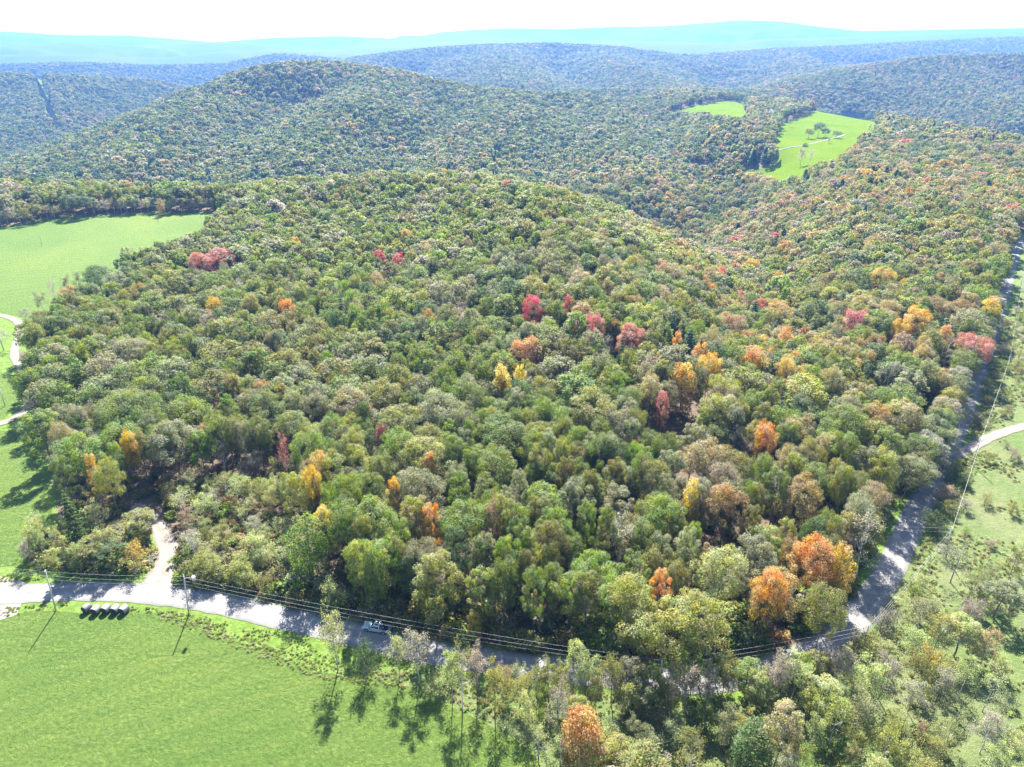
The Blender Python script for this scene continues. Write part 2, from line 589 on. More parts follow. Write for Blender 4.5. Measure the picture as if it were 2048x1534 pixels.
LEFT_OPEN = poly((330, 1175), (340, 1060), (300, 1040), (180, 1045), (118, 1040), (112, 980), (88, 900), (70, 850), (66, 800), (40, 745), (28, 705)) + [flat(u, v, 13) for u, v in ((60, 640), (100, 608), (140, 588), (185, 568), (237, 546), (252, 510), (330, 498), (357, 482), (434, 439))] + poly((455, 427), (400, 424), (180, 428), (110, 434), (50, 446), (0, 453), (-100, 456), (-700, 446), (-1400, 600), (-1800, 1215), (-120, 1215), (100, 1165))
GAP = poly((1712, 1160), (1742, 1070), (1785, 1000), (1835, 990), (1795, 1130), (1745, 1200))
OPENS = [GAP, NEAR_OPEN, LEFT_OPEN, FIELD_CORNER, FIELD_RIGHT, FIELD_RIDGE] + list(CLEAR.values())


def open_ground(x, y):
    r = np.zeros(np.shape(x), bool)
    for p in OPENS:
        r |= inside(p, x, y)
    return r


# ------------------------------------------------------------------ ground sheet
def build_ground():
    s = np.geomspace(55, 15300, 560)
    t = np.linspace(-1.02, 1.02, 400)
    T, SS = np.meshgrid(t, s)
    Y = SS - 90
    X = T * SS * np.where(SS > 0, 1, 1)
    Z = height(X.ravel(), Y.ravel()).reshape(X.shape)
    n, m = X.shape
    V = np.stack([X, Y, Z], -1).reshape(-1, 3)
    idx = np.arange(n * m).reshape(n, m)
    F = np.stack([idx[:-1, :-1], idx[:-1, 1:], idx[1:, 1:], idx[1:, :-1]], -1).reshape(-1, 4)
    me = np_mesh('ground', V, F, M_GROUND, True)
    x, y = V[:, 0], V[:, 1]
    forest = (~open_ground(x, y)).astype(float)
    forest = np.maximum(forest, .3 * inside(SCRUB_LEFT, x, y))
    canopy = sstep(2500, 5200, y)
    mead = (inside(MEADOW_R, x, y) | inside(FRONT_R, x, y)).astype(float)
    c = np.stack([forest, canopy, mead, np.ones_like(forest)], -1).astype(np.float32)
    a = me.color_attributes.new('zone', 'FLOAT_COLOR', 'POINT')
    a.data.foreach_set('color', c.ravel())
    tag(link('ground', me), kind='structure')


build_ground()


def sheet(name, pl, mat, lift, step, kind='structure'):
    """sheet of real ground laid over the terrain, its outline the given polygon"""
    P = np.array(pl)
    # resample outline
    out = []
    n = len(P)
    for i in range(n):
        a, b = P[i], P[(i + 1) % n]
        k = max(1, int(np.hypot(*(b - a)) / step))
        for j in range(k):
            out.append(a + (b - a) * j / k)
    out = np.array(out)
    x0, y0 = P.min(0)
    x1, y1 = P.max(0)
    gx, gy = np.meshgrid(np.arange(x0, x1, step), np.arange(y0, y1, step))
    gx, gy = gx.ravel(), gy.ravel()
    ok = inside(pl, gx, gy)
    gx, gy = gx[ok], gy[ok]
    ok = dist_line([tuple(p) for p in out], gx, gy, True) > step * .45
    pts = [Vector((a, b)) for a, b in out] + [Vector((a, b)) for a, b in zip(gx[ok], gy[ok])]
    no = len(out)
    res = delaunay_2d_cdt(pts, [(i, (i + 1) % no) for i in range(no)], [list(range(no))], 1, 1e-4)
    v = np.array([(p.x, p.y) for p in res[0]])
    z = height(v[:, 0], v[:, 1]) + lift
    F = np.array([f for f in res[2] if len(f) == 3])
    a = v[F[:, 1]] - v[F[:, 0]]
    b = v[F[:, 2]] - v[F[:, 0]]
    fl = (a[:, 0] * b[:, 1] - a[:, 1] * b[:, 0]) < 0
    F[fl] = F[fl][:, ::-1]
    o = link(name, np_mesh(name, np.column_stack([v, z]), F, mat, True))
    return tag(o, kind=kind)


def strip(name, line, width, mat, lift, wob=.35):
    P = [np.array(p) for p in line]
    pts = []
    for i in range(len(P) - 1):          # Catmull-Rom
        p0 = P[max(i - 1, 0)]
        p1, p2 = P[i], P[i + 1]
        p3 = P[min(i + 2, len(P) - 1)]
        k = max(2, int(np.hypot(*(p2 - p1)) / 1.2))
        for j in range(k):
            t = j / k
            pts.append(.5 * ((2 * p1) + (-p0 + p2) * t + (2 * p0 - 5 * p1 + 4 * p2 - p3) * t * t + (-p0 + 3 * p1 - 3 * p2 + p3) * t ** 3))
    pts.append(P[-1])
    pts = np.array(pts)
    d = np.gradient(pts, axis=0)
    d /= np.linalg.norm(d, axis=1)[:, None] + 1e-9
    nrm = np.stack([-d[:, 1], d[:, 0]], -1)
    n = len(pts)
    q = 13
    V = []
    s = np.arange(n) * 1.2
    for j in range(q):
        f = j / (q - 1) * 2 - 1
        w = (width if np.isscalar(width) else np.interp(np.linspace(0, 1, n), np.linspace(0, 1, len(width)), width)) / 2
        e = abs(f) ** 3 * wob * np.asarray(noise(s * .33, np.full(n, 5. + 9 * np.sign(f))))
        xy = pts + nrm * (f * (w + e))[:, None]
        z = height(xy[:, 0], xy[:, 1]) + lift + .05 * (1 - f * f)
        V.append(np.column_stack([xy, z]))
    V = np.array(V)
    acr = np.repeat(np.linspace(-1, 1, q), n)
    idx = np.arange(q * n).reshape(q, n)
    F = np.stack([idx[:-1, :-1], idx[:-1, 1:], idx[1:, 1:], idx[1:, :-1]], -1).reshape(-1, 4)
    # face up
    F = F[:, ::-1]
    me = np_mesh(name, V.reshape(-1, 3), F, mat, True)
    ca = me.color_attributes.new('across', 'FLOAT_COLOR', 'POINT')
    ca.data.foreach_set('color', np.column_stack([acr * .5 + .5] * 3 + [np.ones(len(acr))]).astype(np.float32).ravel())
    return tag(link(name, me), kind='structure')


sheet('hay_field', FIELD_FRONT, M_FIELD, .05, 2.5)
sheet('hay_field', FIELD_LOWLEFT, M_FIELD, .05, 3)
sheet('hay_field', FIELD_MIDLEFT, M_FIELD, .05, 4)
sheet('hay_field', FIELD_BIGLEFT, M_FIELD, .08, 6)
sheet('hay_field', FIELD_CORNER, M_FIELD, .1, 8)
sheet('pasture', FIELD_RIGHT, M_FIELD2, .5, 10)
sheet('pasture', FIELD_RIDGE, M_FIELD2, 1.0, 12)
M_TAN = field_material('dry_grass', (.2, .18, .11), (.25, .22, .13), (.3, .26, .17))
sheet('clearing', CLEAR['tan'], M_TAN, 1.5, 12)
sheet('clearing', CLEAR['hill'], M_FIELD2, 1.5, 12)
sheet('clearing', CLEAR['mid'], M_FIELD2, 1.5, 12)
sheet('clearing', CLEAR['low'], M_FIELD2, 1.2, 10)
strip('road', ROAD, [6.4, 6.2, 6.2, 6.2, 6.4, 6.0, 5.2, 4.8, 4.8, 5.0], M_ROAD, .06)
strip('driveway', DRIVE, [10, 7.5, 5.2, 4.4, 3.8, 3], M_DIRT, .03)
strip('driveway', LEFTDRIVE, 3.2, M_DIRT, .14)
strip('gravel_lane', BRANCH, 3.6, M_DIRT, .10)
strip('farm_track', FARTRACK, 2.6, M_ROAD, .7)
# the pad by the left end of the road
sheet('gravel_pad', poly((-120, 1160), (-20, 1150), (40, 1160), (60, 1172), (30, 1235), (-20, 1250), (-120, 1240)), M_PAD, .03, 2)

# ------------------------------------------------------------------ tree prototypes
def tubes(segs, sides=4):
    """segs: list of (p0, p1, r0, r1) -> verts, quads"""
    A = np.array([s[0] for s in segs], float)
    B = np.array([s[1] for s in segs], float)
    r0 = np.array([s[2] for s in segs])
    r1 = np.array([s[3] for s in segs])
    d = B - A
    d /= np.linalg.norm(d, axis=1)[:, None] + 1e-9
    up = np.where(np.abs(d[:, 2:3]) > .9, [[1., 0, 0]], [[0, 0, 1.]])
    e1 = np.cross(d, up)
    e1 /= np.linalg.norm(e1, axis=1)[:, None]
    e2 = np.cross(d, e1)
    V = []
    for P, r in ((A, r0), (B, r1)):
        for k in range(sides):
            a = 2 * math.pi * k / sides
            V.append(P + (e1 * math.cos(a) + e2 * math.sin(a)) * r[:, None])
    V = np.stack(V, 1)
    n = len(segs)
    base = (np.arange(n) * 2 * sides)[:, None]
    F = []
    for k in range(sides):
        k2 = (k + 1) % sides
        F.append(base + np.array([[k, k2, sides + k2, sides + k]]))
    return V.reshape(-1, 3), np.stack(F, 1).reshape(-1, 4)


def leaves(cent, rad, per, size, rg, flatn=.6, up=.75, squash=.8):
    """leaf sprays: cent (n,3) clump centres, rad (n,) radii -> quad soup and per-leaf colour variation"""
    n = len(cent)
    k = np.maximum(3, (per * (rad / rad.mean()) ** 2)).astype(int)
    ci = np.repeat(np.arange(n), k)
    N = len(ci)
    d = rg.normal(size=(N, 3))
    d /= np.linalg.norm(d, axis=1)[:, None]
    r = rad[ci] * rg.uniform(.55, 1.08, N)
    P = cent[ci] + d * r[:, None] * np.array([1, 1, squash])
    nr = d * flatn + np.array([0, 0, up]) + rg.normal(size=(N, 3)) * .42
    nr /= np.linalg.norm(nr, axis=1)[:, None]
    a = np.cross(nr, rg.normal(size=(N, 3)))
    a /= np.linalg.norm(a, axis=1)[:, None]
    b = np.cross(nr, a)
    s = size * rg.uniform(.6, 1.35, N)[:, None]
    w = s * rg.uniform(.45, .8, N)[:, None]
    q = np.stack([P - a * s * .5, P + b * w * .5 + nr * s * .12, P + a * s * .5, P - b * w * .5 + nr * s * .12], 1)
    F = np.arange(N * 4).reshape(N, 4)
    zf = (cent[:, 2] - cent[:, 2].min()) / (np.ptp(cent[:, 2]) + .01)
    green = np.clip(1.15 - 1.25 * zf + rg.normal(size=n) * .28, 0, 1)[ci]
    lv = np.stack([rg.uniform(0, 1, N), np.clip(rg.uniform(0, 1, n)[ci] + rg.normal(size=N) * .15, 0, 1), np.clip(rg.uniform(0, 1, n)[ci] + rg.normal(size=N) * .15, 0, 1), green], -1)
    return q.reshape(-1, 3), F, np.repeat(lv, 4, 0)


def leaf_mesh(name, V, F, lv, mat):
    me = np_mesh(name, V, F, mat)
    a = me.color_attributes.new('leafvar', 'FLOAT_COLOR', 'POINT')
    a.data.foreach_set('color', lv.astype(np.float32).ravel())
    return me


def skeleton(h, spread, rg, trunk_frac=.45, limbs=7, twigs=4, r=.22, lean=.05, levels=3, upw=.6):
    """trunk, limbs, branches and twigs; returns segments and the tips"""
    segs = []
    tips = []
    p = np.zeros(3)
    pts = [p]
    n = 6
    for i in range(n):
        p = p + np.array([rg.normal() * lean * h / n, rg.normal() * lean * h / n, h * .92 / n])
        pts.append(p)
    for i in range(n):
        segs.append((pts[i], pts[i + 1], r * (1 - .85 * i / n) + .02, r * (1 - .85 * (i + 1) / n) + .02))
    for k in range(limbs):
        f = trunk_frac + (1 - trunk_frac) * (k + rg.uniform(0, .8)) / limbs * .95
        i = min(int(f * n), n - 1)
        q = pts[i] + (pts[i + 1] - pts[i]) * (f * n - i)
        a = k * 2.4 + rg.uniform(-.5, .5)
        L = spread * (1.05 - .55 * (f - trunk_frac) / (1 - trunk_frac)) * rg.uniform(.75, 1.1)
        dr = np.array([math.cos(a), math.sin(a), upw * rg.uniform(.5, 1.4)])
        dr /= np.linalg.norm(dr)
        m1 = q + dr * L * .5 + np.array([0, 0, -.02 * L])
        m2 = m1 + (dr + np.array([0, 0, .25]) + rg.normal(size=3) * .15) * L * .5
        rr = r * .42 * (1.1 - f * .6)
        segs += [(q, m1, rr, rr * .7), (m1, m2, rr * .7, rr * .35)]
        tips.append(m2)
        if levels < 2:
            continue
        for j in range(twigs):
            t = rg.uniform(.25, 1)
            s0 = q + (m1 - q) * t * 2 if t < .5 else m1 + (m2 - m1) * (t * 2 - 1)
            dd = dr * .6 + rg.normal(size=3) * .6 + np.array([0, 0, .35])
            dd /= np.linalg.norm(dd)
            L2 = L * rg.uniform(.3, .5)
            e = s0 + dd * L2
            segs.append((s0, e, rr * .4, rr * .15))
            tips.append(e)
            if levels < 3:
                continue
            for _ in range(3):
                d3 = dd * .6 + rg.normal(size=3) * .6
                d3 /= np.linalg.norm(d3)
                s1 = s0 + (e - s0) * rg.uniform(.3, 1)
                e1 = s1 + d3 * L2 * rg.uniform(.4, .7)
                segs.append((s1, e1, rr * .16, rr * .07))
                tips.append(e1)
    return segs, np.array(tips)


def broad(i, h, w, leafn=5200, size=.42, trunk_frac=.42, tall=1.0, seed=0, nclump=46, mat=M_LEAF, rk=1.0):
    """full broadleaf crown: an uneven dome of leaf clumps with gaps, over a trunk with limbs"""
    rg = np.random.default_rng(100 + seed + i)
    segs, tips = skeleton(h, w * .8, rg, trunk_frac, 8, 2, .2, .03, 2)
    cb = h * trunk_frac
    cz = (h - cb)
    cent = []
    rad = []
    k = 0
    while len(cent) < nclump and k < 4000:
        k += 1
        a = rg.uniform(0, 2 * math.pi)
        zf = rg.uniform(0, 1) ** .75
        prof = math.sqrt(max(0, 1 - abs(2 * zf - .85) ** 2.6 / 1.9)) * (1 if zf < .85 else .8)
        rr = w * prof * rg.uniform(.35, .95) ** .5 * (1 + .22 * math.sin(a * 2 + i) + .12 * math.sin(a * 3 + 2 * i))
        c = np.array([math.cos(a) * rr, math.sin(a) * rr, cb + zf * cz * .88])
        rd = w * rg.uniform(.2, .34) * rk
        if all(np.linalg.norm(c - o) > (rd + q) * .52 for o, q in zip(cent, rad)):
            cent.append(c)
            rad.append(rd)
    cent, rad = np.array(cent), np.array(rad)
    V, F, lv = leaves(cent, rad, leafn / len(cent), size, rg)
    return tubes(segs, 5), (V, F, lv)


def airy(i, h, w, leafn=2600, size=.3, seed=0, bare=False, trunk_frac=.3, r=.13, limbs=11, upw=.8, nstem=1):
    """thin see-through crown: real branching with small leaf sprays at the twig ends"""
    rg = np.random.default_rng(300 + seed + i)
    segs, tips = [], []
    for s in range(nstem):
        sg, tp = skeleton(h * rg.uniform(.8, 1) if nstem > 1 else h, w, rg, trunk_frac, limbs, 5, r, .05, 3, upw)
        off = rg.normal(size=3) * np.array([.8, .8, 0]) * (nstem > 1)
        segs += [(a + off, b + off, c, d) for a, b, c, d in sg]
        tips.append(tp + off)
    tips = np.concatenate(tips)
    if leafn:
        rad = rg.uniform(.35, .85, len(tips)) * (w / 3) ** .5
        V, F, lv = leaves(tips, rad, leafn / len(tips), size, rg, .3, .4, .7)
        return tubes(segs, 3), (V, F, lv)
    return tubes(segs, 3), None


def pine(i, h, w, leafn=4200, size=.5, seed=0):
    rg = np.random.default_rng(500 + seed + i)
    segs = [(np.zeros(3), np.array([0, 0, h * .97]), .2, .03)]
    cent, rad = [], []
    z = h * .14
    while z < h * .96:
        f = (z - h * .14) / (h * .82)
        L = w * (1 - f) ** .8 * rg.uniform(.85, 1.1) + .25
        n = 6
        ph = rg.uniform(0, 6)
        for k in range(n):
            a = ph + k * 2 * math.pi / n + rg.uniform(-.3, .3)
            LL = L * rg.uniform(.7, 1.15)
            e = np.array([math.cos(a) * LL, math.sin(a) * LL, z - .1 * LL])
            segs.append((np.array([0, 0, z]), e, .05, .02))
            for t in (.4, .7, 1.):
                cent.append(np.array([0, 0, z]) * (1 - t) + e * t)
                rad.append(.28 + .32 * (1 - f) * (1.2 - t * .4) * w / 3)
        z += h * .055
    cent.append(np.array([0, 0, h * .97]))
    rad.append(.35)
    V, F, lv = leaves(np.array(cent), np.array(rad), leafn / len(cent), size, rg, .5, .5, .45)
    return tubes(segs, 4), (V, F, lv)


def bush(i, h, w, leafn=900, size=.26, seed=0):
    rg = np.random.default_rng(700 + seed + i)
    segs, tips = skeleton(h * .8, w * .8, rg, .12, 9, 3, .05, .08, 2, .9)
    n = 16
    a = rg.uniform(0, 6.28, n)
    rr = w * rg.uniform(0, .75, n)
    cent = np.stack([np.cos(a) * rr, np.sin(a) * rr, h * (.25 + .5 * rg.uniform(0, 1, n) * (1 - .4 * rr / w))], -1)
    rad = w * rg.uniform(.25, .42, n)
    V, F, lv = leaves(cent, rad, leafn / n, size, rg, .5, .5, .8)
    return tubes(segs, 3), (V, F, lv)


PROTO = {}          # kind -> list of (trunk mesh, crown mesh)


def reg(kind, data, bark=M_BARK):
    t, l = data
    tm = np_mesh(kind + '_trunk', t[0], t[1], bark, True)
    cm = leaf_mesh(kind + '_crown', *l, M_LEAF) if l else None
    PROTO.setdefault(kind, []).append((tm, cm))


HB = 17.0
for i in range(8):
    reg('broad', broad(i, HB, 4.9, 11500, .28))
for i in range(5):
    reg('tall', broad(i, 18.0, 3.6, 10000, .28, .24, seed=40, nclump=44))
for i in range(3):
    reg('column', broad(i, 15.0, 2.6, 7000, .30, .08, seed=60, nclump=60, rk=1.55))
for i in range(7):
    reg('airy', airy(i, 11.0, 3.3, 2700, .25), M_BARKG if i % 3 == 0 else M_BARK)
for i in range(4):
    reg('airylow', airy(i, 7.0, 2.9, 2300, .23, seed=20, nstem=3, trunk_frac=.15, r=.08, limbs=7), M_BARK)
for i in range(4):
    reg('bare', airy(i, 14.0, 4.0, 0, seed=50, r=.19, limbs=13), M_BARKG)
for i in range(3):
    reg('halfbare', airy(i, 13.0, 4.0, 1300, .3, seed=70, r=.18, limbs=13), M_BARKG)
for i in range(3):
    reg('pine', pine(i, 17.0, 3.4))
for i in range(4):
    reg('bush', bush(i, 2.2, 1.7))

# mesh pieces for the mass forest (trunk and crown in one mesh, never linked to the scene by themselves)
FORCOL = bpy.data.collections.new('forest_kinds')
FIDX = {}


def regf(kind, data, trunk=True, bark=M_BARK):
    t, l = data
    nm = 'kind_%03d_%s' % (len(FORCOL.objects), kind)
    V, F, lv = l if l else (np.zeros((0, 3)), np.zeros((0, 4), int), np.zeros((0, 4)))
    n0 = len(F)
    if trunk:
        F = np.concatenate([F, t[1] + len(V)])
        V = np.concatenate([V, t[0]])
        lv = np.concatenate([lv, np.ones((len(t[0]), 4)) * .5])
    me = leaf_mesh(nm, V, F, lv, M_LEAFI)
    me.materials.append(bark)
    mi = np.zeros(len(F), np.int32)
    mi[n0:] = 1
    me.polygons.foreach_set('material_index', mi)
    o = bpy.data.objects.new(nm, me)
    FORCOL.objects.link(o)
    FIDX.setdefault(kind, []).append(len(FORCOL.objects) - 1)


for i in range(6):
    regf('broad', broad(i, HB, 4.9, 4600, .46, seed=10))
for i in range(3):
    regf('tallf', broad(i, 18.0, 3.6, 4200, .44, .32, seed=45))
for i in range(2):
    regf('halfbaref', airy(i, 14.0, 4.0, 900, .3, seed=170, r=.19, limbs=13), bark=M_BARKG)
for i in range(2):
    regf('pinef', pine(i, 18.0, 3.6, 2600, .6, 9))
for i in range(6):
    regf('broadm', broad(i, HB, 5.0, 1500, .85, seed=20, nclump=34))
for i in range(2):
    regf('pinem', pine(i, 18.0, 3.6, 700, 1.1, 19))
for i in range(6):
    regf('broadl', broad(i, HB, 5.2, 420, 1.7, seed=30, nclump=24), trunk=False)
for i in range(2):
    regf('pinel', pine(i, 18.0, 3.6, 300, 1.8, 29), trunk=False)
for i in range(3):
    regf('bushf', bush(i, 2.2, 1.7, 500, .34, 9))
for i in range(3):
    regf('weed', bush(i, .8, .75, 110, .26, 19), trunk=False)


def instancer(name, P, rot, sc, idx, tint, kind='stuff', turn=None):
    me = bpy.data.meshes.new(name)
    n = len(P)
    me.vertices.add(n)
    me.vertices.foreach_set('co', np.asarray(P, np.float32).ravel())
    a = me.attributes.new('rz', 'FLOAT', 'POINT')
    a.data.foreach_set('value', np.asarray(rot, np.float32))
    a = me.attributes.new('sc', 'FLOAT_VECTOR', 'POINT')
    a.data.foreach_set('vector', np.asarray(sc, np.float32).ravel())
    a = me.attributes.new('pidx', 'INT', 'POINT')
    a.data.foreach_set('value', np.asarray(idx, np.int32))
    a = me.attributes.new('tint', 'FLOAT_COLOR', 'POINT')
    a.data.foreach_set('color', np.column_stack([tint, turn if turn is not None else np.zeros(n)]).astype(np.float32).ravel())
    o = link(name, me)
    o['kind'] = kind
    mod = o.modifiers.new('trees', 'NODES')
    ng = bpy.data.node_groups.new(name, 'GeometryNodeTree')
    ng.interface.new_socket('Geometry', in_out='INPUT', socket_type='NodeSocketGeometry')
    ng.interface.new_socket('Geometry', in_out='OUTPUT', socket_type='NodeSocketGeometry')
    N, L = ng.nodes, ng.links
    gi, go = N.new('NodeGroupInput'), N.new('NodeGroupOutput')
    ci = N.new('GeometryNodeCollectionInfo')
    ci.inputs['Collection'].default_value = FORCOL
    ci.inputs['Separate Children'].default_value = True
    ci.inputs['Reset Children'].default_value = True
    ip = N.new('GeometryNodeInstanceOnPoints')
    ip.inputs['Pick Instance'].default_value = True

    def at(nm, t):
        q = N.new('GeometryNodeInputNamedAttribute')
        q.data_type = t
        q.inputs['Name'].default_value = nm
        return q.outputs['Attribute']
    cx = N.new('ShaderNodeCombineXYZ')
    L.new(at('rz', 'FLOAT'), cx.inputs[2])
    er = N.new('FunctionNodeEulerToRotation')
    L.new(cx.outputs[0], er.inputs[0])
    L.new(gi.outputs[0], ip.inputs['Points'])
    L.new(ci.outputs[0], ip.inputs['Instance'])
    L.new(at('pidx', 'INT'), ip.inputs['Instance Index'])
    L.new(er.outputs[0], ip.inputs['Rotation'])
    L.new(at('sc', 'FLOAT_VECTOR'), ip.inputs['Scale'])
    L.new(ip.outputs[0], go.inputs[0])
    mod.node_group = ng
    return o


# ------------------------------------------------------------------ foliage colours (real base colours)
PAL = {
    'green': (.122, .165, .035), 'bright green': (0.135, 0.2, 0.028), 'olive green': (0.155, 0.165, 0.04), 'grey-green': (.18, .195, .09),
    'dark green': (0.07, 0.11, 0.032), 'yellow-green': (0.215, 0.235, 0.055), 'tan': (0.28, 0.245, 0.1), 'golden': (0.34, 0.26, 0.05), 'yellow': (0.42, 0.36, 0.05),
    'orange': (0.37, 0.215, 0.06), 'rust': (0.26, 0.2, 0.075), 'red': (0.4, 0.075, 0.06), 'pink-red': (0.37, 0.17, 0.11), 'pale green': (0.25, 0.29, 0.105), 'grey': (0.25, 0.235, 0.16),
    'dark red': (.24, .12, .085), 'brown': (0.22, 0.19, 0.115), 'blue-green': (0.055, 0.105, 0.05),
}


def jit(c, k=.12):
    f = 1 + random.uniform(-k, k)
    return tuple(max(.005, x * f * (1 + random.uniform(-k * .5, k * .5))) for x in c)


TURN = {'golden': .75, 'yellow': .6, 'orange': .7, 'rust': .6, 'red': .35, 'pink-red': .45, 'tan': .5, 'yellow-green': .3}
TREES = []           # records of individual trees
IND_XY = []


def add_tree(kind, name, colour, x, y, hscale=1.0, wscale=1.0, variant=None, cat='tree', group=None, label=None, rz=None, tint=None, z=None):
    v = PROTO[kind]
    tm, cm = v[random.randrange(len(v)) if variant is None else variant % len(v)]
    z = hz(x, y) if z is None else z
    rt = empty(name, (x, y, z - .1), random.uniform(0, 6.28) if rz is None else rz, (wscale, wscale, hscale))
    link('trunk', tm, rt)
    if cm:
        c = link('crown', cm, rt)
        c.color = (*(tint or jit(PAL[colour])), TURN.get(colour, 0) * random.uniform(.5, 1.1))
    H = {'broad': 17, 'tall': 18, 'column': 15, 'airy': 11, 'airylow': 7, 'bare': 14, 'halfbare': 13, 'pine': 17, 'bush': 2}[kind] * hscale
    rt['category'] = cat
    pu, pv, d = proj(x, y, z + H * .7)
    TREES.append(dict(o=rt, kind=kind, colour=colour, pu=pu, pv=pv, H=H, label=label, group=group, name=name))
    IND_XY.append((x, y, 3.2 * wscale))
    return rt


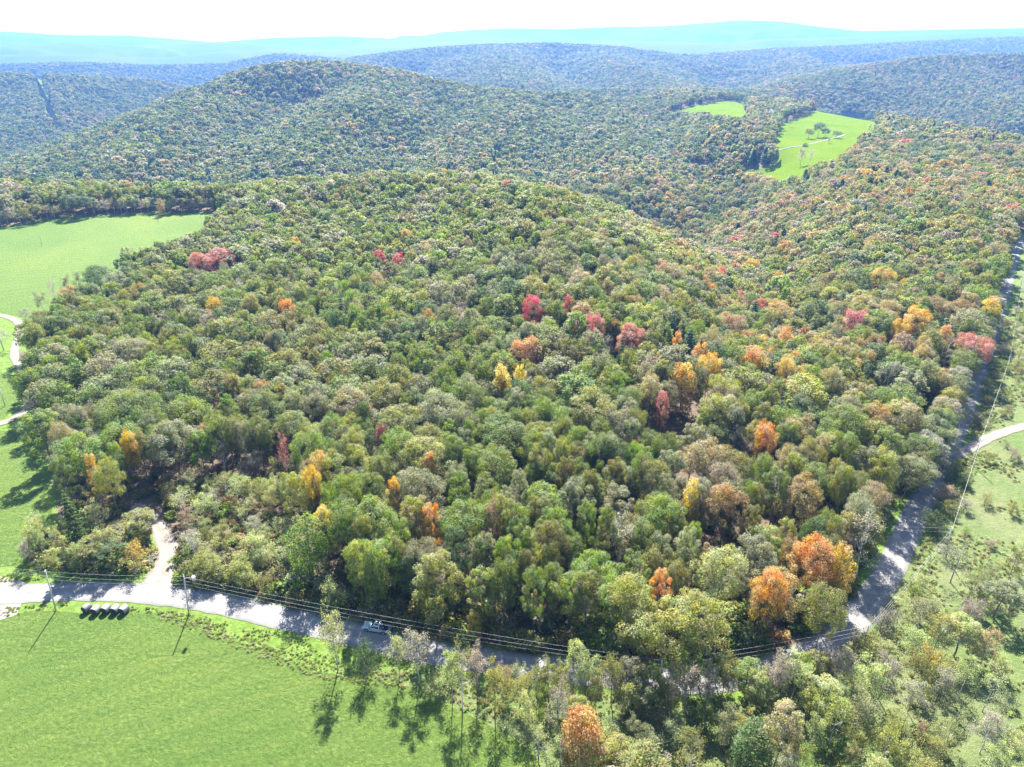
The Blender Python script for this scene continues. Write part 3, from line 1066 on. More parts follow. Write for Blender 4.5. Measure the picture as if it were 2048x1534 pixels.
# --- the trees whose colour picks them out, from the photograph: (column, row of the crown's middle, width px, colour, kind, label)
SPECIAL = [
    (757, 512, 30, 'red', 'tall', 'bright red tree, left one of the red pair in the upper wood'),
    (797, 518, 26, 'red', 'tall', 'bright red tree, right one of the red pair in the upper wood'),
    (435, 515, 62, 'pink-red', 'broad', 'wide pinkish red crown in the upper left wood below the big hayfield corner'),
    (395, 520, 36, 'pink-red', 'broad', 'smaller pinkish red crown touching the wide pinkish one at upper left'),
    (1066, 610, 46, 'red', 'broad', 'crimson crown in the middle of the wood at the head of the hollow'),
    (1135, 605, 20, 'red', 'tall', 'small red crown just right of the crimson crown in mid wood'),
    (1190, 648, 40, 'pink-red', 'broad', 'pink-red crown down in the hollow, left of the salmon one'),
    (1262, 668, 58, 'pink-red', 'broad', 'large salmon-pink crown at the edge of the hollow'),
    (765, 868, 30, 'dark red', 'tall', 'dark red crown in the left middle of the wood'),
    (566, 892, 30, 'dark red', 'halfbare', 'thin dark red tree behind the orange one near the left scrub'),
    (572, 615, 34, 'orange', 'broad', 'single orange crown in the left upper wood'),
    (500, 605, 40, 'yellow-green', 'broad', 'yellowish crown left of the single orange crown'),
    (430, 612, 40, 'golden', 'broad', 'gold-tipped crown in the upper left wood'),
    (592, 485, 22, 'golden', 'tall', 'small golden crown high in the wood left of the red pair'),
    (1628, 1108, 90, 'orange', 'broad', 'big deep orange round crown beside the right-hand road'),
    (1685, 1118, 48, 'golden', 'column', 'olive-gold column crown touching the big orange one by the road'),
    (1540, 1178, 70, 'orange', 'broad', 'orange-topped crown in front of the big orange one'),
    (1320, 1165, 44, 'orange', 'tall', 'small orange tip rising from the pale green crowns by the road'),
    (640, 930, 48, 'golden', 'broad', 'golden yellow crown behind the left scrub'),
    (622, 958, 40, 'golden', 'broad', 'golden crown just in front of the golden yellow one by the left scrub'),
    (645, 1035, 42, 'yellow', 'tall', 'yellow-topped tall crown right of the left scrub'),
    (1003, 752, 36, 'yellow', 'column', 'tall lemon yellow tree in the centre of the wood'),
    (1040, 748, 28, 'yellow', 'tall', 'short golden yellow tree right of the lemon yellow one'),
    (1368, 745, 48, 'golden', 'column', 'tall olive-gold column tree among the gold group right of centre'),
    (1402, 704, 40, 'orange', 'tall', 'amber crown behind the olive-gold column tree'),
    (1418, 728, 46, 'golden', 'broad', 'golden crown right of the olive-gold column tree'),
    (1506, 718, 34, 'orange', 'column', 'vivid amber cone-shaped tree in the right wood'),
    (1572, 735, 46, 'golden', 'broad', 'golden crown right of the vivid amber cone'),
    (1590, 718, 28, 'orange', 'tall', 'small orange crown behind the golden one right of the amber cone'),
    (1572, 672, 32, 'orange', 'column', 'orange tree alone above the amber cone'),
    (1525, 688, 24, 'golden', 'tall', 'small golden tree above the vivid amber cone'),
    (1355, 680, 22, 'orange', 'tall', 'small orange crown right of the salmon-pink one'),
    (1532, 870, 52, 'orange', 'broad', 'orange crown standing beside the dark gap in the right wood'),
    (1384, 985, 32, 'yellow', 'column', 'yellow tree low in the wood below the dark gap'),
    (1455, 1000, 80, 'rust', 'broad', 'rusty brown-orange crown right of the low yellow tree'),
    (1605, 985, 86, 'rust', 'broad', 'broad olive-rust crown in the lower right wood'),
    (1302, 772, 50, 'tan', 'broad', 'peach-coloured crown left of the gold group'),
    (1325, 800, 28, 'pink-red', 'tall', 'small pink crown in front of the peach-coloured one'),
    (1766, 552, 44, 'golden', 'broad', 'large old-gold crown high in the right wood'),
    (1570, 490, 26, 'orange', 'tall', 'small orange crown far up the right wood'),
    (1505, 530, 36, 'golden', 'broad', 'golden crown left of the old-gold one'),
    (1418, 548, 30, 'tan', 'broad', 'tan crown at the far edge of the right wood'),
    (1835, 635, 60, 'golden', 'broad', 'bright golden wide crown near the right-hand road'),
    (1800, 655, 36, 'golden', 'broad', 'golden crown in front of the bright golden wide one'),
    (1922, 618, 66, 'rust', 'broad', 'rust-brown wide crown near the upper right road'),
    (1985, 612, 44, 'golden', 'column', 'gold-brown tree at the very edge of the upper right road'),
    (1950, 688, 62, 'pink-red', 'broad', 'salmon crown hanging over the upper right road'),
    (1890, 668, 30, 'orange', 'tall', 'small orange crown left of the salmon one by the road'),
    (1715, 640, 60, 'pink-red', 'broad', 'dusty pink crown in the upper right wood'),
    (1800, 825, 78, 'tan', 'broad', 'brown-gold round crown near the side lane'),
    (1768, 925, 70, 'yellow-green', 'broad', 'yellow-topped crown left of where the side lane joins'),
    (1926, 832, 50, 'yellow-green', 'airy', 'lime green bush-like tree beside the road above the side lane'),
    (183, 930, 32, 'golden', 'tall', 'golden-orange tree at the left edge of the wood'),
    (212, 945, 44, 'yellow-green', 'broad', 'lemon-green crown beside the golden-orange tree at the left edge'),
    (258, 885, 34, 'golden', 'broad', 'pale orange crown behind the golden-orange tree at the left edge'),
    (755, 785, 86, 'yellow-green', 'broad', 'large yellowish domed crown left of the lemon yellow tree'),
    (845, 905, 110, 'yellow-green', 'broad', 'very wide pale yellow-green crown in the centre left of the wood'),
    (862, 1030, 40, 'orange', 'tall', 'faded orange crown in the lower middle of the wood'),
    (788, 978, 20, 'golden', 'tall', 'small gold tip in the lower left of the wood'),
    (860, 925, 20, 'orange', 'tall', 'slight orange tip behind the very wide pale crown'),
    (985, 1030, 24, 'dark red', 'halfbare', 'dark red crown low in the middle of the wood'),
    (1240, 1060, 70, 'grey', 'halfbare', 'silvery half-bare tree in the lower middle of the wood'),
    (1780, 740, 60, 'grey', 'bare', 'leafless grey-brown tree in the right wood'),
    (1735, 1060, 80, 'grey', 'halfbare', 'pale grey half-bare tree beside the right-hand road'),
    (1900, 690, 50, 'grey', 'bare', 'leafless purple-grey tree left of the salmon crown by the road'),
    (340, 870, 90, 'grey-green', 'broad', 'silvery grey-green wide crown at the left of the wood'),
    (255, 700, 80, 'grey-green', 'broad', 'pale grey-green dome in the upper left wood'),
    (195, 548, 62, 'dark green', 'broad', 'big dark green tree at the far field corner on the left'),
    (445, 785, 26, 'blue-green', 'pine', 'dark pine in the left middle of the wood'),
    (1510, 615, 40, 'blue-green', 'pine', 'blue-green pine in the upper right wood'),
    (1345, 645, 34, 'blue-green', 'pine', 'blue-green pine right of the salmon-pink crown'),
    (1375, 630, 24, 'blue-green', 'pine', 'thin blue-green pine behind the one right of the salmon crown'),
    (1245, 690, 26, 'blue-green', 'pine', 'dark pine standing just in front of the salmon-pink crown'),
    (135, 1010, 50, 'dark green', 'pine', 'dark bushy conifer at the corner of the lower left field'),
    (1330, 1240, 130, 'yellow-green', 'broad', 'broad lime-yellow crown in the front row above the road'),
    (1265, 1190, 100, 'yellow-green', 'broad', 'lime-yellow crown behind the broad one in the front row'),
    (1400, 1225, 100, 'yellow-green', 'broad', 'lime-yellow crown at the right of the front row'),
    (1445, 1130, 90, 'pale green', 'broad', 'pale silvery green crown behind the lime-yellow front row'),
    (610, 1060, 66, 'bright green', 'column', 'dense bright green column tree right of the left scrub'),
    (745, 1118, 38, 'bright green', 'column', 'bright green slender tree above the pickup'),
    (1655, 1205, 70, 'olive green', 'broad', 'olive crown at the roadside in front of the big orange one'),
]
SPEC_XY = []
BASEW = {'broad': 10.4, 'tall': 7.8, 'column': 5.8, 'airy': 7.4, 'airylow': 6.4, 'bare': 9, 'halfbare': 9, 'pine': 7, 'bush': 3.6}
BASEH = {'broad': 17, 'tall': 18, 'column': 15, 'airy': 11, 'airylow': 7, 'bare': 14, 'halfbare': 13, 'pine': 17, 'bush': 2.2}
VIVID = {'golden': (.44, .32, .045), 'yellow': (.48, .41, .07), 'orange': (.45, .255, .055), 'red': (.40, .135, .10), 'pink-red': (.39, .19, .135)}
for u, v, wpx, colr, kind, lab in SPECIAL:
    H = 18.3
    p = on_ground(u, v, H * .78)
    d = proj(p[0], p[1], p[2])[2]
    wm = wpx * d / FPX
    ws = max(.5, min(1.5, wm / BASEW[kind]))
    hs = (18.8 if kind != 'column' else 19.6) / BASEH[kind]
    if kind == 'airy':
        ws *= .8
        hs = .7
        p = on_ground(u, v, 5)
    nm = {'bare': 'bare_tree', 'halfbare': 'bare_tree', 'pine': 'pine_tree'}.get(kind, 'autumn_tree' if colr in ('red', 'pink-red', 'orange', 'golden', 'yellow', 'rust', 'tan') else 'broadleaf_tree')
    add_tree(kind, nm, colr, p[0], p[1], hs, ws, label=lab, tint=jit(VIVID[colr], .08) if colr in VIVID else None)
    SPEC_XY.append((p[0], p[1], ws * BASEW[kind] / 2))

# --- the roadside and scrub trees of the open ground: (column, row of the base, height m, width m, colour, kind, label)
ROADSIDE = [
    (950, 1288, 9.5, 3.4, 'yellow', 'tall', 'small yellow tree at the roadside wood edge right of the pickup'),
    (676, 1340, 14.5, 7.4, 'pale green', 'airy', 'lone slender pale tree between the road and the front field'),
    (735, 1356, 9, 6.5, 'dark green', 'airylow', 'low dark bush at the field corner right of the lone slender tree'),
    (840, 1368, 13.5, 6.8, 'grey', 'airy', 'grey-green airy tree right of the pickup with a leaning trunk'),
    (800, 1352, 11, 5.0, 'pale green', 'airy', 'pale airy tree left of the grey-green leaning one'),
    (925, 1420, 16.5, 6.4, 'olive green', 'halfbare', 'half-bare tree with forked dark trunks on the field edge'),
    (905, 1405, 13, 5.4, 'pale green', 'airy', 'pale thin tree just left of the forked half-bare tree'),
    (990, 1430, 13, 6.0, 'yellow-green', 'airy', 'yellow-green thin tree right of the forked half-bare tree'),
    (955, 1385, 12, 5, 'grey', 'airy', 'grey thin tree behind the forked half-bare tree'),
    (1115, 1470, 13, 5.4, 'grey', 'halfbare', 'greyish sparse tree left of the orange roadside tree'),
    (1055, 1480, 12, 4.6, 'pale green', 'airy', 'pale narrow tree left of the greyish sparse tree'),
    (1010, 1395, 9, 4.6, 'tan', 'airylow', 'tan thin shrub at the field edge behind the half-bare trees'),
    (1160, 1545, 17, 6.2, 'orange', 'column', 'tall orange-topped tree in the front scrub'),
    (1545, 1540, 16, 6.8, 'tan', 'tall', 'pale tan-orange feathery tree in the front scrub right of centre'),
    (1490, 1560, 14, 6.5, 'dark green', 'column', 'dark green dense tree left of the pale orange feathery one'),
    (1285, 1620, 14, 8.2, 'olive green', 'column', 'olive dense rounded tree at the bottom edge right of the orange one'),
    (1145, 1375, 12, 5.0, 'pale green', 'airy', 'pale green fluffy tree standing in front of the shaded road'),
    (1370, 1425, 12, 8.5, 'brown', 'halfbare', 'brownish half-bare spreading tree beside the road in front'),
    (1490, 1390, 9, 6.5, 'bright green', 'tall', 'fresh green rounded tree in front of the road bend'),
    (1600, 1375, 8, 6.5, 'bright green', 'tall', 'fresh green rounded tree right of the other one by the road bend'),
    (1430, 1370, 8, 5.0, 'dark green', 'tall', 'dark green small tree left of the fresh green rounded ones'),
    (1845, 1345, 7, 6.0, 'golden', 'airylow', 'amber-tinged bush right of the bend pole'),
    (1838, 1480, 4.5, 2.6, 'dark red', 'halfbare', 'small crimson-tipped sapling at lower right'),
    (1855, 1060, 6, 7, 'dark green', 'airylow', 'dark low bush beside the right-hand road'),
    (1875, 950, 7, 8, 'dark green', 'airylow', 'dark bush beside the road below the side lane'),
    (75, 690, 8, 7.5, 'grey', 'bare', 'bare dead tree beside the left driveway'),
    (8, 700, 9, 11, 'grey', 'halfbare', 'sparse tree with dark bare top at the left frame edge'),
    (165, 1150, 9, 5, 'pale green', 'airy', 'pale silvery thin tree in the left roadside clump'),
    (90, 1115, 9.5, 5, 'pale green', 'airy', 'pale thin tree at the left end of the left roadside clump'),
    (60, 1130, 7, 4, 'grey', 'airy', 'small grey thin tree at the far left of the left roadside clump'),
    (120, 1100, 7, 4, 'pale green', 'airy', 'small pale tree beside the white panel'),
    (180, 1075, 9, 5, 'pale green', 'pine', 'silvery grey-green bushy tree in the left roadside clump'),
    (190, 1135, 8.5, 9, 'olive green', 'tall', 'olive rounded tree in the middle of the left roadside clump'),
    (232, 1140, 8, 7, 'dark green', 'tall', 'dark olive rounded tree right of the olive one in the left clump'),
    (280, 1135, 7.5, 7, 'golden', 'airylow', 'amber-leaved bushy tree by the driveway mouth'),
    (290, 1070, 7.5, 8, 'yellow-green', 'tall', 'yellow-green rounded tree beside the top of the driveway'),
    (250, 1090, 7, 6, 'grey', 'bare', 'bare whitish bush in the left roadside clump'),
    (395, 1130, 9.5, 7, 'grey', 'halfbare', 'dark-trunked sparse tree just right of the driveway'),
    (380, 1075, 9, 6, 'brown', 'airy', 'brownish thin tree above the driveway'),
    (410, 1160, 8, 6, 'yellow-green', 'airylow', 'yellowish shrub right of the driveway mouth'),
    (520, 1120, 8, 8, 'pale green', 'airy', 'flat-topped pale green tree in the left scrub'),
    (545, 1040, 9, 7, 'yellow-green', 'airy', 'yellow-olive feathery tree at the right of the left scrub'),
    (500, 1180, 6.5, 5, 'pale green', 'airylow', 'pale shrub by the road in the left scrub'),
    (670, 1215, 8, 6.5, 'pale green', 'airylow', 'pale green bush in the shade at the wood foot left of the pickup'),
    (55, 645, 6.5, 6, 'grey', 'airy', 'small grey tree at the field end by the left driveway'),
    (90, 630, 11, 7, 'grey-green', 'airy', 'grey-green tree with several stems at the big field edge'),
    (115, 612, 13, 6, 'grey', 'halfbare', 'sparse thin-trunked tree at the big field edge'),
    (140, 600, 12, 7, 'grey-green', 'airy', 'airy grey-green tree behind the thin-trunked one at the field edge'),
    (165, 592, 12, 7, 'grey-green', 'airy', 'airy tree left of the big dark green field-corner tree'),
    (60, 437, 13, 11, 'brown', 'airy', 'brownish tree at the far end of the big hayfield'),
    (150, 436, 17, 15, 'dark green', 'broad', 'dark green big tree at the far hedge of the big hayfield'),
    (172, 434, 15, 12, 'dark green', 'broad', 'second dark green big tree right beside the biggest one at the far hedge'),
    (325, 432, 13, 4.5, 'rust', 'column', 'small rusty tree in the far hedge'),
    (432, 432, 11, 4, 'dark green', 'pine', 'dark cedar at the right end of the far hedge'),
]
for u, v, H, wm, colr, kind, lab in ROADSIDE:
    x, y = flat(u, v)
    nm = {'bare': 'bare_tree', 'halfbare': 'bare_tree', 'pine': 'conifer_tree'}.get(kind, 'roadside_tree')
    add_tree(kind, nm, colr, x, y, H / BASEH[kind], wm / BASEW[kind], label=lab)


def far_enough(x, y, mind):
    for a, b, r in IND_XY:
        if (a - x) ** 2 + (b - y) ** 2 < (mind + r * .35) ** 2:
            return False
    return True


# --- random scrub in the open strips
def scatter(pl, step, fn, jitter=.42, seed=1, keep=1.0):
    rd = random.Random(seed)
    P = np.array(pl)
    x0, y0 = P.min(0)
    x1, y1 = P.max(0)
    x0, x1 = max(x0, -260), min(x1, 420)
    y0, y1 = max(y0, 52), min(y1, 900)
    out = []
    yy = y0
    row = 0
    while yy < y1:
        xx = x0 + (row % 2) * step * .5
        while xx < x1:
            a = xx + rd.uniform(-1, 1) * step * jitter
            b = yy + rd.uniform(-1, 1) * step * jitter
            out.append((a, b, rd.random(), rd.random(), rd.random()))
            xx += step
        yy += step * .87
        row += 1
    A = np.array(out)
    m = inside(pl, A[:, 0], A[:, 1])
    for a, b, r1, r2, r3 in A[m]:
        if r1 < keep:
            fn(float(a), float(b), r2, r3, rd)


def pick(rd, table):
    s = sum(w for _, w in table)
    r = rd.random() * s
    for k, w in table:
        r -= w
        if r <= 0:
            return k
    return table[-1][0]


ROAD_A = np.array(ROAD)


def road_d(x, y):
    return float(dist_line(ROAD, np.array([x]), np.array([y]))[0])


def visible(x, y, z, m=60):
    u, v, d = proj(x, y, z)
    return d > 0 and -m < u < 2048 + m and v < 1534 + m


def put_front(x, y, r2, r3, rd):
    u, v, _ = proj(x, y, 0)
    if not visible(x, y, 9, 40):
        return
    if road_d(x, y) < 5.0 or not far_enough(x, y, 1.6) or x < -22:
        return
    # thinner towards the right-hand meadow and the lower right corner
    dens = 1.0
    if u > 1760:
        dens = .72
    if u > 1940 or (u > 1850 and v > 1450):
        dens = .45
    if u < 1000:
        dens = .7
    if r2 > dens:
        return
    colr = pick(rd, [('pale green', 9), ('yellow-green', 5), ('olive green', .8), ('grey', 2.5), ('grey-green', 1.5), ('bright green', 1.5), ('tan', .5), ('golden', .25)])
    kind = pick(rd, [('airy', 5), ('airylow', 4.5), ('halfbare', 1.5), ('tall', .8 if u > 1150 else .1)])
    H = rd.uniform(6, 11) if kind != 'airylow' else rd.uniform(3.6, 6.5)
    if kind == 'tall':
        H = rd.uniform(8, 11)
    wm = H * rd.uniform(.55, .8)
    if kind == 'airylow':
        wm = H * rd.uniform(.9, 1.25)
    nm = 'bare_tree' if kind == 'halfbare' else 'roadside_tree'
    add_tree(kind, nm, colr, x, y, H / BASEH[kind], wm / BASEW[kind], group='scrub trees in the front right strip')


rs = random.Random(5)
for u in range(1075, 1640, 24):
    uu = u + rs.uniform(-8, 8)
    if abs(uu - 1322) < 24:
        continue
    v = np.interp(uu, [1075, 1200, 1420, 1540, 1640], [1392, 1405, 1412, 1400, 1368]) + rs.uniform(-4, 14)
    x, y = flat(uu, v)
    if not far_enough(x, y, .8):
        continue
    kd = rs.choice(['airy', 'airy', 'tall', 'airylow', 'airy'])
    H = rs.uniform(8.5, 12) if kd != 'airylow' else rs.uniform(6, 7.5)
    add_tree(kd, 'roadside_tree', rs.choice(['pale green', 'yellow-green', 'bright green', 'olive green', 'grey-green', 'grey']), x, y, H / BASEH[kd], H * rs.uniform(.5, .65) / BASEW[kd],
             group='scrub trees in the front right strip')
for v in range(640, 1010, 14):
    u0 = float(np.interp(v, [455, 495, 540, 590, 655, 715, 775, 835, 895, 965, 1015, 1070, 1130], [2070, 2036, 2022, 2008, 1988, 1968, 1945, 1922, 1895, 1862, 1838, 1812, 1785]))
    x, y = flat(u0, v)
    ox, oy = x - 4.2 - rs.uniform(0, 1.4), y
    if far_enough(ox, oy, .5):
        kd = rs.choice(['airy', 'broad', 'broad', 'broad', 'tall'])
        H = rs.uniform(12, 15.5)
        add_tree(kd, 'bare_tree' if kd == 'halfbare' else 'roadside_tree', rs.choice(['olive green', 'grey-green', 'green', 'grey', 'yellow-green', 'dark green']), ox, oy, H / BASEH[kd], H * rs.uniform(.6, .78) / BASEW[kd],
                 group='trees overhanging the left side of the right-hand road')
    if 640 < v < 1010 and rs.random() < .6 and not 850 < v < 925:
        ox = x + 4.2 + rs.uniform(0, 2.5)
        H = rs.uniform(2.5, 5.5)
        add_tree('airylow', 'shrub', rs.choice(['olive green', 'grey', 'green', 'yellow-green', 'brown']), ox, y, H / 7, H * 1.2 / 6.4, cat='shrub', group='shrubs along the right side of the right-hand road')
scatter(FRONT_R, 4.4, put_front, seed=11)


def put_scrub(x, y, r2, r3, rd):
    if road_d(x, y) < 5.5 or not far_enough(x, y, 1.4) or float(dist_line(DRIVE, np.array([x]), np.array([y]))[0]) < 4:
        return
    colr = pick(rd, [('pale green', 10), ('yellow-green', 2.5), ('grey', 2), ('olive green', .8)])
    kind = pick(rd, [('airy', 5), ('airylow', 4), ('halfbare', .8)])
    H = rd.uniform(5.5, 9) if kind != 'airylow' else rd.uniform(3, 5.5)
    wm = H * rd.uniform(.7, 1.0)
    add_tree(kind, 'bare_tree' if kind == 'halfbare' else 'scrub_tree', colr, x, y, H / BASEH[kind], wm / BASEW[kind], group='pale scrub trees beside the driveway')


scatter(SCRUB_LEFT, 4.8, put_scrub, seed=12)
scatter(CLUMP_LEFT, 5.0, put_scrub, seed=13, keep=.6)


def put_meadow(x, y, r2, r3, rd):
    if road_d(x, y) < 6 or not visible(x, y, 2, 20) or not far_enough(x, y, 2):
        return
    if float(dist_line(BRANCH, np.array([x]), np.array([y]))[0]) < 4:
        return
    u, v, _ = proj(x, y, 0)
    if v > 1240 or y > 360:
        return
    colr = pick(rd, [('yellow-green', 3), ('olive green', 2), ('grey-green', 3), ('bright green', 2), ('grey', 2), ('brown', 1)])
    near = road_d(x, y) < 13
    if near and r2 < .9 or r2 < .38:
        H = rd.uniform(1.6, 4.0) * (1.1 if near else 1)
        add_tree('airylow', 'shrub', colr, x, y, H / 7, H * rd.uniform(1.1, 1.5) / 6.4, cat='shrub', group='shrubs scattered in the right-hand meadow')


scatter(MEADOW_R, 7.0, put_meadow, seed=14)

# far hedge of the big hayfield: airy grey-pink trees
for k, u in enumerate(np.linspace(-10, 430, 34)):
    if 135 < u < 190:
        continue
    v = np.interp(u, [-10, 60, 110, 180, 300, 430], [456, 449, 439, 431, 428, 427]) - random.uniform(0, 3)
    x, y = flat(u, v)
    kd = random.choice(['airy', 'airy', 'halfbare'])
    H = random.uniform(9, 13)
    add_tree(kd, 'hedge_tree' if kd == 'airy' else 'bare_tree', random.choice(['pale green', 'yellow-green', 'grey', 'brown', 'olive green']) if u < 180 else random.choice(['grey', 'brown', 'pale green', 'yellow-green']),
             x, y, H / BASEH[kd], random.uniform(8, 10) / BASEW[kd], group='hedge trees along the far end of the big hayfield')

# trees in the far pasture
for u, v, H, wm, colr, kind, lab in [
        (1616, 278, 13, 11, 'olive green', 'broad', 'pasture tree left of the dark clump in the far green field'),
        (1635, 275, 19, 13, 'blue-green', 'broad', 'tallest dark tree of the clump in the far green field'),
        (1650, 275, 12, 12, 'blue-green', 'broad', 'shorter dark tree at the right of the clump in the far green field'),
        (1672, 277, 10, 12, 'grey-green', 'broad', 'small grey tree beside the far farm track'),
        (1657, 287, 7, 8, 'grey', 'airy', 'tiny bare-looking tree below the far farm track'),
        (1610, 294, 5, 6, 'dark green', 'column', 'tiny dark bush at the end of the far farm track'),
        (1578, 255, 16, 9, 'grey', 'airy', 'sparse tree at the left edge of the far green field'),
        (1600, 333, 18, 10, 'grey', 'airy', 'sparse tall tree at the lower edge of the far green field'),
        (1618, 332, 17, 10, 'grey', 'halfbare', 'second sparse tree at the lower edge of the far green field'),
        (1735, 275, 17, 9, 'pale green', 'airy', 'pale see-through tree at the right end of the far green field, left one'),
        (1745, 276, 17, 9, 'pale green', 'airy', 'pale see-through tree at the right end of the far green field, middle one'),
        (1755, 277, 17, 9, 'pale green', 'airy', 'pale see-through tree at the right end of the far green field, right one')]:
    p = on_ground(u, v)
    add_tree(kind, 'pasture_tree', colr, p[0], p[1], H / BASEH[kind], wm / BASEW[kind], label=lab, cat='tree')


# ------------------------------------------------------------------ the wood
def wood_colour(x, y, z, rd, un):
    """species and colour of a forest tree at a place; un = slow patch noise in about -1..1"""
    t = float(sstep(-.02, .30, x / max(y, 1.0) - .06 + .0 * y))
    hollow = math.exp(-(((x - 105) / 60) ** 2)) * float(sstep(200, 280, y)) * float(1 - sstep(560, 700, y))
    hilltop = float(sstep(20, 70, z)) * float(sstep(900, 1200, y)) * float(1 - sstep(1700, 1900, y))
    behind = float(sstep(560, 680, y))
    aut = 0.03 + .25 * t * (1 - .4 * behind) + .38 * hollow + .5 * hilltop + .02 * behind + .26 * un * (behind + .4) + .26 * float(sstep(-60, 60, x)) * float(sstep(430, 520, y)) * float(1 - sstep(820, 1100, y)) + .06 * t
    front = float(1 - sstep(130, 190, y))
    r = rd.random()
    if r < aut:
        tbl = [('tan', 6), ('olive green', 5), ('rust', 1.2), ('golden', 1.2), ('yellow-green', 4), ('orange', .15 + hollow * .5), ('pink-red', .08 + .5 * hollow + 1.1 * hilltop), ('brown', 1.8)]
        if y > 450:
            tbl = [('tan', 6), ('olive green', 4), ('rust', 2), ('golden', .7), ('yellow-green', 2), ('pink-red', .1 + .7 * hilltop), ('brown', 3)]
    else:
        tbl = [('green', 6), ('bright green', 3 * (1 - behind) + 4 * front * (1 - t)), ('olive green', 3), ('grey-green', 3.4 + t), ('dark green', 1.6 + 3.5 * behind), ('yellow-green', 1 + 2.5 * front), ('blue-green', 2.2 * behind)]
    return pick(rd, tbl), aut


def gen_forest():
    rd = random.Random(99)
    pts = []
    # near wood, jittered hexagonal spacing
    def ring(y0, y1, step):
        y = y0
        row = 0
        while y < y1:
            hw = (y + 60) * .80 + 30
            n = int(2 * hw / step)
            xs = -hw + (np.arange(n) + (row % 2) * .5) * step
            xs = xs + rng.uniform(-.4, .4, n) * step
            ys = y + rng.uniform(-.4, .4, n) * step
            pts.append(np.column_stack([xs, ys]))
            y += step * .87
            row += 1
    ring(112, 235, 5.25)
    ring(235, 620, 5.85)
    ring(620, 1300, 7.6)
    ring(1300, 2600, 9.2)
    ring(2600, 5000, 13.0)
    P = np.concatenate(pts)
    u = 1024 + FPX * P[:, 0] / (P[:, 1] * CP + CAM_H * SP)
    P = P[(u > -130) & (u < 2180)]
    P = P[~open_ground(P[:, 0], P[:, 1])]
    dr = dist_line(ROAD, P[:, 0], P[:, 1])
    P = P[dr > 4.4]
    P = P[~((np.abs(P[:, 0] + 28) < 6) & (P[:, 1] < 117.3))]     # the verge by the parked pickup stays clear
    for ln, w in ((DRIVE, 4.5), (LEFTDRIVE, 5)):
        P = P[dist_line(ln, P[:, 0], P[:, 1]) > w]
    P = P[~inside(SCRUB_LEFT, P[:, 0], P[:, 1])]
    Z = height(P[:, 0], P[:, 1])
    # drop what lies behind a hill (with a generous margin so a step to the side still finds trees)
    az = np.round(P[:, 0] / P[:, 1] / .01).astype(int)
    bins = np.arange(az.min(), az.max() + 1)
    ys = np.geomspace(110, 5200, 500)
    T = bins[:, None] * .01
    XX = T * ys[None, :]
    YY = np.broadcast_to(ys, XX.shape)
    ZZ = height(XX.ravel(), YY.ravel()).reshape(XX.shape)
    el = (ZZ + 4 - CAM_H) / YY
    rm = np.maximum.accumulate(el, axis=1)
    bi = az - bins[0]
    yi = np.clip(np.searchsorted(ys, P[:, 1] * .985 - 3) - 1, 0, len(ys) - 1)
    top = (Z + 16 + .012 * P[:, 1] - CAM_H) / P[:, 1]
    keep = top > rm[bi, yi]
    P, Z = P[keep], Z[keep]
    return P, Z, rd


P, Z, rd = gen_forest()
BIG = rng.random(len(P)) < .08
grid = {}
for q in np.nonzero(BIG & (P[:, 1] < 1300))[0]:
    grid.setdefault((int(P[q, 0] // 12), int(P[q, 1] // 12)), []).append(q)
kp = np.ones(len(P), bool)
for q in range(len(P)):
    if P[q, 1] > 1300 or not kp[q]:
        continue
    gx, gy = int(P[q, 0] // 12), int(P[q, 1] // 12)
    for a in (-1, 0, 1):
        for b in (-1, 0, 1):
            for o2 in grid.get((gx + a, gy + b), ()):
                if o2 != q and kp[o2] and (o2 < q or not BIG[q]) and (P[o2, 0] - P[q, 0]) ** 2 + (P[o2, 1] - P[q, 1]) ** 2 < 48:
                    kp[q] = False
P, Z, BIG = P[kp], Z[kp], BIG[kp]
un = fbm(P[:, 0] / 160 + 40, P[:, 1] / 160, 3)
# remove candidates standing in the place of the picked-out trees
ind = np.array(IND_XY)
keep = np.ones(len(P), bool)
near = P[:, 1] < 900
for a, b, r in ind:
    keep &= ~(near & ((P[:, 0] - a) ** 2 + (P[:, 1] - b) ** 2 < (max(2.0, r * 1.25)) ** 2))
for a, b, r in SPEC_XY:          # nothing tall stands right before a crown that shows in the photograph
    dx, dy = np.abs(P[:, 0] - a * P[:, 1] / b), b - P[:, 1]
    keep &= ~((dx < r * .8 + 1.2) & (dy > 0) & (dy < r + 6.5) & near)
P, Z, un, BIG = P[keep], Z[keep], un[keep], BIG[keep]
order = np.argsort(P[:, 1])
P, Z, un, BIG = P[order], Z[order], un[order], BIG[order]
cnt = {'broadleaf_tree': sum(t['name'] == 'broadleaf_tree' for t in TREES), 'autumn_tree': sum(t['name'] == 'autumn_tree' for t in TREES),
       'bare_tree': sum(t['name'] == 'bare_tree' for t in TREES), 'pine_tree': sum(t['name'] == 'pine_tree' for t in TREES)}
MPos, MRot, MSc, MIdx, MTint, MTurn = [], [], [], [], [], []
AUT = {'red', 'pink-red', 'orange', 'golden', 'yellow', 'rust', 'tan'}
LIMIT = {'broadleaf_tree': 300, 'autumn_tree': 220, 'bare_tree': 300, 'pine_tree': 60}
